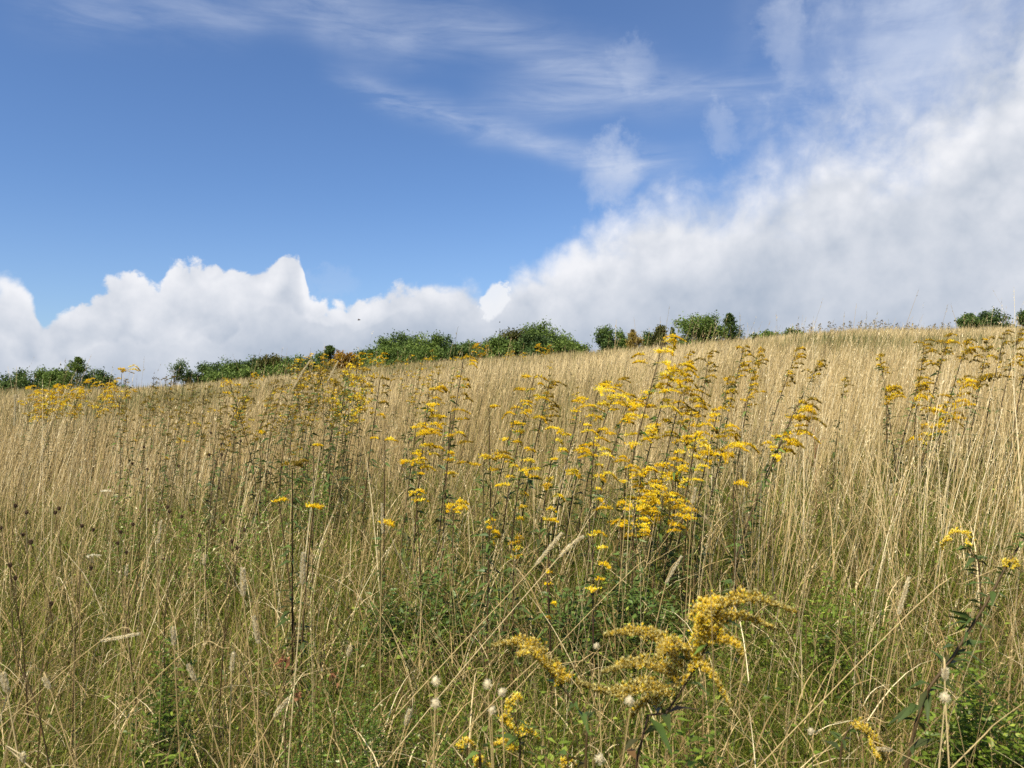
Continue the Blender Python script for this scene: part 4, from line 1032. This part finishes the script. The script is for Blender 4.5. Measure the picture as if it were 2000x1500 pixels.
for k, (pl, d, label) in enumerate(STRAWS):
    g = np.random.default_rng(2100 + k); P = [at(x, y, d + .05 * i) for i, (x, y) in enumerate(pl)]
    lo = min(P, key=lambda p: p[2]); rest = P if P[-1] is lo else P[::-1]
    hi = rest[0]; dx_ = lo[0] - hi[0]; drop = lo[2] - float(ground(lo[0], lo[1])); sl = max(abs(lo[2] - hi[2]) / (abs(dx_) + 1e-6), 1.0)
    base = np.array((lo[0] + math.copysign(drop / sl, dx_), lo[1] + .05, 0.0)); base[2] = float(ground(base[0], base[1])) - .01
    mb = MB(); tube(mb, smooth_path(list(rest) + [base], 16) - base, (.0006, .0015), .75, 5)
    o = mb.build('bare_straw', M_STRAW); o.location = base
    tag(o, label, 'straw', 'bare straws crossing the foreground')

# ------------------------------------------------------------------ knapweed gone to seed, left
KNAP = [
 (70, 2.7, [(30, 989), (52, 1002), (2, 1032), (45, 1045)], 'knapweed with dark round seed heads nearest the left edge'),
 (150, 2.7, [(108, 1002), (115, 994), (160, 1028), (182, 1036), (178, 1110)], 'knapweed with a plump pair of brown heads left of the cream spike'),
 (270, 2.8, [(260, 1025), (230, 1062), (247, 1080), (236, 1040)], 'knapweed with one big brown head low left of the cream spike'),
 (320, 3.0, [(292, 997), (327, 991), (331, 1000), (320, 1093), (355, 1010)], 'knapweed with two brown heads right at the cream spike'),
 (270, 3.8, [(281, 874), (259, 906), (288, 917)], 'knapweed with three small dark heads highest at the left'),
 (400, 3.6, [(349, 911), (409, 889), (433, 889), (428, 954)], 'knapweed with slim dark heads right of the three small ones'),
 (430, 2.7, [(390, 1047), (453, 1058), (477, 1036), (463, 1071), (436, 1020)], 'knapweed with scattered dark heads at the right end of the patch'),
 (470, 4.2, [(460, 855), (470, 862), (412, 846), (432, 868)], 'knapweed with dark heads in front of the foot of the brown thicket'),
 (120, 2.2, [(60, 1060), (100, 1180), (30, 1130), (20, 1105)], 'dark branched weed low at the left edge with dull heads'),
]
for k, (bx, d, heads, label) in enumerate(KNAP):
    g = np.random.default_rng(2200 + k); x0 = px_ray(bx, 900)[0] * d; base = np.array((x0, d, float(ground(x0, d)) - .01)); e = empty('knapweed', base)
    hs = [at(x, y, d + g.normal(0, .06)) - base for x, y in heads]; fork = np.mean(hs, 0) * .62 + (0, 0, -.02)
    s = MB(); tube(s, smooth_path([(0, 0, 0), fork * .5 + (g.normal(0, .02), 0, 0), fork], 8), (.0030, .0018), .25, 5)
    lf = MB()
    for h in hs:
        m = fork * .45 + h * .55 + (g.normal(0, .015), g.normal(0, .015), -.02); pth = smooth_path([fork, m, h], 7); tube(s, pth, (.0014, .0009), .35, 4)
    s.build('stem', M_STEM, e)
    n = 22; f = g.uniform(.1, .95, n)[:, None]; leafs(lf, fork * f, np.stack([g.normal(size=n), g.normal(size=n), np.full(n, .5)], 1), g.uniform(.02, .05, n), g.uniform(.004, .009, n), g.uniform(0, 1, n), np.clip(g.normal(.3, .25, n), 0, 1), g)
    lf.build('foliage', M_GLEAF, e)
    for h in hs:
        mb = MB(); m = 90; q = g.normal(size=(m, 3)); q /= np.linalg.norm(q, axis=1)[:, None]; rr = .0050
        flakes(mb, h + q * rr * .7 * (1, 1, 1.15), q * .4 + (0, 0, .8), np.full(m, .0062), np.full(m, .0042), np.clip(g.normal(.45, .2, m), 0, 1), g)
        th = np.linspace(0, math.pi, 6); prof = np.stack([np.sin(th) * rr, -np.cos(th) * rr * 1.15], 1)
        tube(mb, np.stack([np.zeros(6), np.zeros(6), prof[:, 1]], 1) + h, np.maximum(prof[:, 0], .0006), .3, 7)
        mb.build('seed_head', M_BROWN, e)
    tag(e, label, 'knapweed', 'knapweeds gone to seed at the left')

# ------------------------------------------------------------------ leafy bushes low in the foreground
def low_bush(px, py, d, wpx, n, label, mat_, leaf, cat='weed', tone=.5, buds=.03, twigs=26):
    g = np.random.default_rng(int(px * 3 + py)); top = at(px, py, d); gz = float(ground(top[0], d)); H = max(.12, top[2] - gz); W = wpx / FPX * d
    e = empty('leafy_weed', (top[0], d, gz)); s = MB(); lf = MB()
    for k in range(twigs):
        a = g.uniform(0, 6.283); q = g.uniform(0, 1) ** .7; ex = np.array((math.cos(a) * W * .5 * q, math.sin(a) * min(W, .5) * .45 * q, H * g.uniform(.55, 1.0) * (1 - .35 * q * q)))
        b = ex * (.25, .25, 0); P = smooth_path([b, (b + ex) / 2 + (g.normal(0, .02), 0, .02), ex], 6); tube(s, P, (.0015, .0006), .5, 3)
        m = n // twigs; f = g.uniform(.25, 1, m); kk = np.minimum((f * 5).astype(int), 4); w = (f * 5 - kk)[:, None]
        C = P[kk] * (1 - w) + P[kk + 1] * w + g.normal(0, leaf * .7, (m, 3)); D = np.stack([g.normal(size=m), g.normal(size=m), g.uniform(-.1, 1, m)], 1)
        t = np.clip(g.normal(tone, .14, m) + .2 * (f - .5), 0, .86); t[g.random(m) < buds] = 1.0
        leafs(lf, C, D, leaf * g.uniform(.6, 1.5, m), leaf * g.uniform(.3, .55, m), g.uniform(0, .6, m), t, g)
    s.build('stem', M_STEM, e); lf.build('foliage', mat_, e)
    return tag(e, label, cat, 'leafy weeds in the foreground')
low_bush(700, 1205, 2.3, 250, 4200, 'bushy green aster with pale specks of buds, lower middle left', M_ASTER, .013)
low_bush(590, 1275, 2.0, 190, 2800, 'feathery green aster left of the rusty leaves in the lower left', M_ASTER, .012)
low_bush(860, 1330, 1.9, 180, 2200, 'loose green aster behind the thick pale stalks', M_ASTER, .012)
low_bush(330, 1180, 2.4, 170, 1500, 'dark green weed under the knapweed patch', M_WEED, .022, tone=.35)
low_bush(350, 1400, 1.7, 150, 500, 'weed with round pale green leaves near the lower left', M_WEED, .026, tone=.75, twigs=14)
low_bush(1210, 1085, 3.2, 420, 2600, 'dark leafy weeds under the dense bright goldenrods', M_GLEAF, .034, tone=.8, twigs=44)
low_bush(850, 1060, 3.4, 360, 2200, 'dark leafy weeds under the left of the bright clump', M_GLEAF, .032, tone=.75, twigs=44)
low_bush(620, 860, 5.2, 160, 1500, 'fresh green weed in front of the brown thicket', M_ASTER, .030, tone=.75)
low_bush(1330, 1320, 1.75, 190, 1100, 'green leafy stems under the large foreground goldenrod', M_WEED, .028, tone=.5)
low_bush(1900, 1215, 2.1, 260, 2600, 'green leafy weed filling the lower right corner', M_WEED, .028, tone=.5)
low_bush(1640, 1090, 2.8, 220, 1400, 'small leaved green weed among straw at the right', M_WEED, .022, tone=.55)
low_bush(1060, 1420, 1.75, 120, 520, 'weed with pale green pointed leaves right of the small bright goldenrod', M_WEED, .030, tone=.8, twigs=14)
low_bush(450, 930, 4.2, 320, 2200, 'soft green weed patch left of the brown topped goldenrod', M_ASTER, .022, tone=.7)
low_bush(250, 900, 4.4, 180, 1300, 'soft green weed patch at the far left behind the knapweeds', M_ASTER, .022, tone=.6)

# withered rusty leaves
for k, (px, py, d, s, label) in enumerate(((553, 1287, 1.95, .020, 'curled rusty leaf cluster, largest of three at the lower left'), (650, 1318, 1.9, .011, 'small rusty leaf right of the largest cluster'), (583, 1355, 1.85, .011, 'small orange leaf below the largest rusty cluster'))):
    g = np.random.default_rng(2300 + k); c = at(px, py, d); gz = float(ground(c[0], d)); e = empty('withered_weed', (c[0], d, gz)); h = c - (c[0], d, gz)
    st = MB(); tube(st, smooth_path([(0, 0, 0), h * .5 + (.01, 0, 0), h], 6), (.0016, .0010), .3, 4); st.build('stem', M_STEM, e)
    lf = MB(); n = 26; leafs(lf, h + g.normal(0, s * .45, (n, 3)), g.normal(size=(n, 3)), s * g.uniform(.4, .9, n), s * g.uniform(.3, .6, n), g.uniform(.2, 1.5, n), np.clip(g.normal(.55, .2, n), 0, 1), g); lf.build('leaf_cluster', M_RUST, e)
    tag(e, label, 'withered weed', 'withered weeds at the lower left')
# red dock
c0 = at(1590, 822, 4.6); x0 = c0[0]; gz = float(ground(x0, 4.6)); e = empty('dock_plant', (x0, 4.6, gz)); H = c0[2] - gz; g = np.random.default_rng(2400)
st = MB(); tube(st, [(0, 0, 0), (.01, 0, H * .5), (.0, 0, H)], (.003, .0012), .3, 5); st.build('stem', M_RUST, e)
for k in range(7):
    a = g.uniform(0, 6.28); b = np.array((0, 0, H * (.62 + .06 * k))); t = b + (math.cos(a) * .05, math.sin(a) * .05, .07)
    seed_head([b, (b + t) / 2, t], .006, 60, g, .35, .007).build('seed_spike', M_RUST, e)
tag(e, 'dark red dried dock spire standing alone on the right slope', 'dock')
# white umbels
for k, (px, py, d, label) in enumerate(((207, 957, 3.4, 'flat white umbel beyond the knapweed heads at the left'), (183, 1083, 2.6, 'small white umbel under the knapweed heads at the left'))):
    g = np.random.default_rng(2500 + k); c = at(px, py, d); gz = float(ground(c[0], d)); e = empty('white_umbel', (c[0], d, gz)); h = np.array((0, 0, c[2] - gz))
    st = MB(); tube(st, smooth_path([(0, 0, 0), h * .6 + (.008, 0, 0), h * .97], 6), (.0018, .0012), .8, 4); st.build('stem', M_STEM, e)
    fl = MB(); n = 90; a = g.uniform(0, 6.283, n); rr = .022 * np.sqrt(g.uniform(0, 1, n)); C = h + np.stack([np.cos(a) * rr, np.sin(a) * rr, -rr * .25], 1)
    flakes(fl, C, np.tile((0, 0, 1.), (n, 1)) + g.normal(0, 1.2, (n, 3)), np.full(n, .004), np.full(n, .004), np.full(n, .98), g)
    for j in range(9): tube(fl, [h * .965, C[j * 9]], (.0006, .0005), .4, 3)
    fl.build('flower_head', M_SEED, e); tag(e, label, 'white umbel', 'white umbels at the left')
# a bird far off in front of the cloud
c = at(701, 625, 110); e = empty('bird', c); mb = MB()
tube(mb, smooth_path([(-.22, 0, 0), (-.05, 0, .02), (.12, 0, .03), (.24, 0, .02)], 9), (.01, .07, .08, .04, .01), .1, 8); mb.build('body', M_BROWN, e, smooth=True)
for s in (-1, 1):
    w = MB(); w.add([(-.05, 0, .03), (.09, 0, .03), (.05, s * .28, .14), (-.04, s * .28, .14), (-.06, s * .55, .08)], [[0, 1, 2], [0, 2, 3], [3, 2, 4]], .1); w.build('wing', M_BROWN, e)
tag(e, 'tiny dark bird gliding in front of the low cloud left of centre', 'bird')
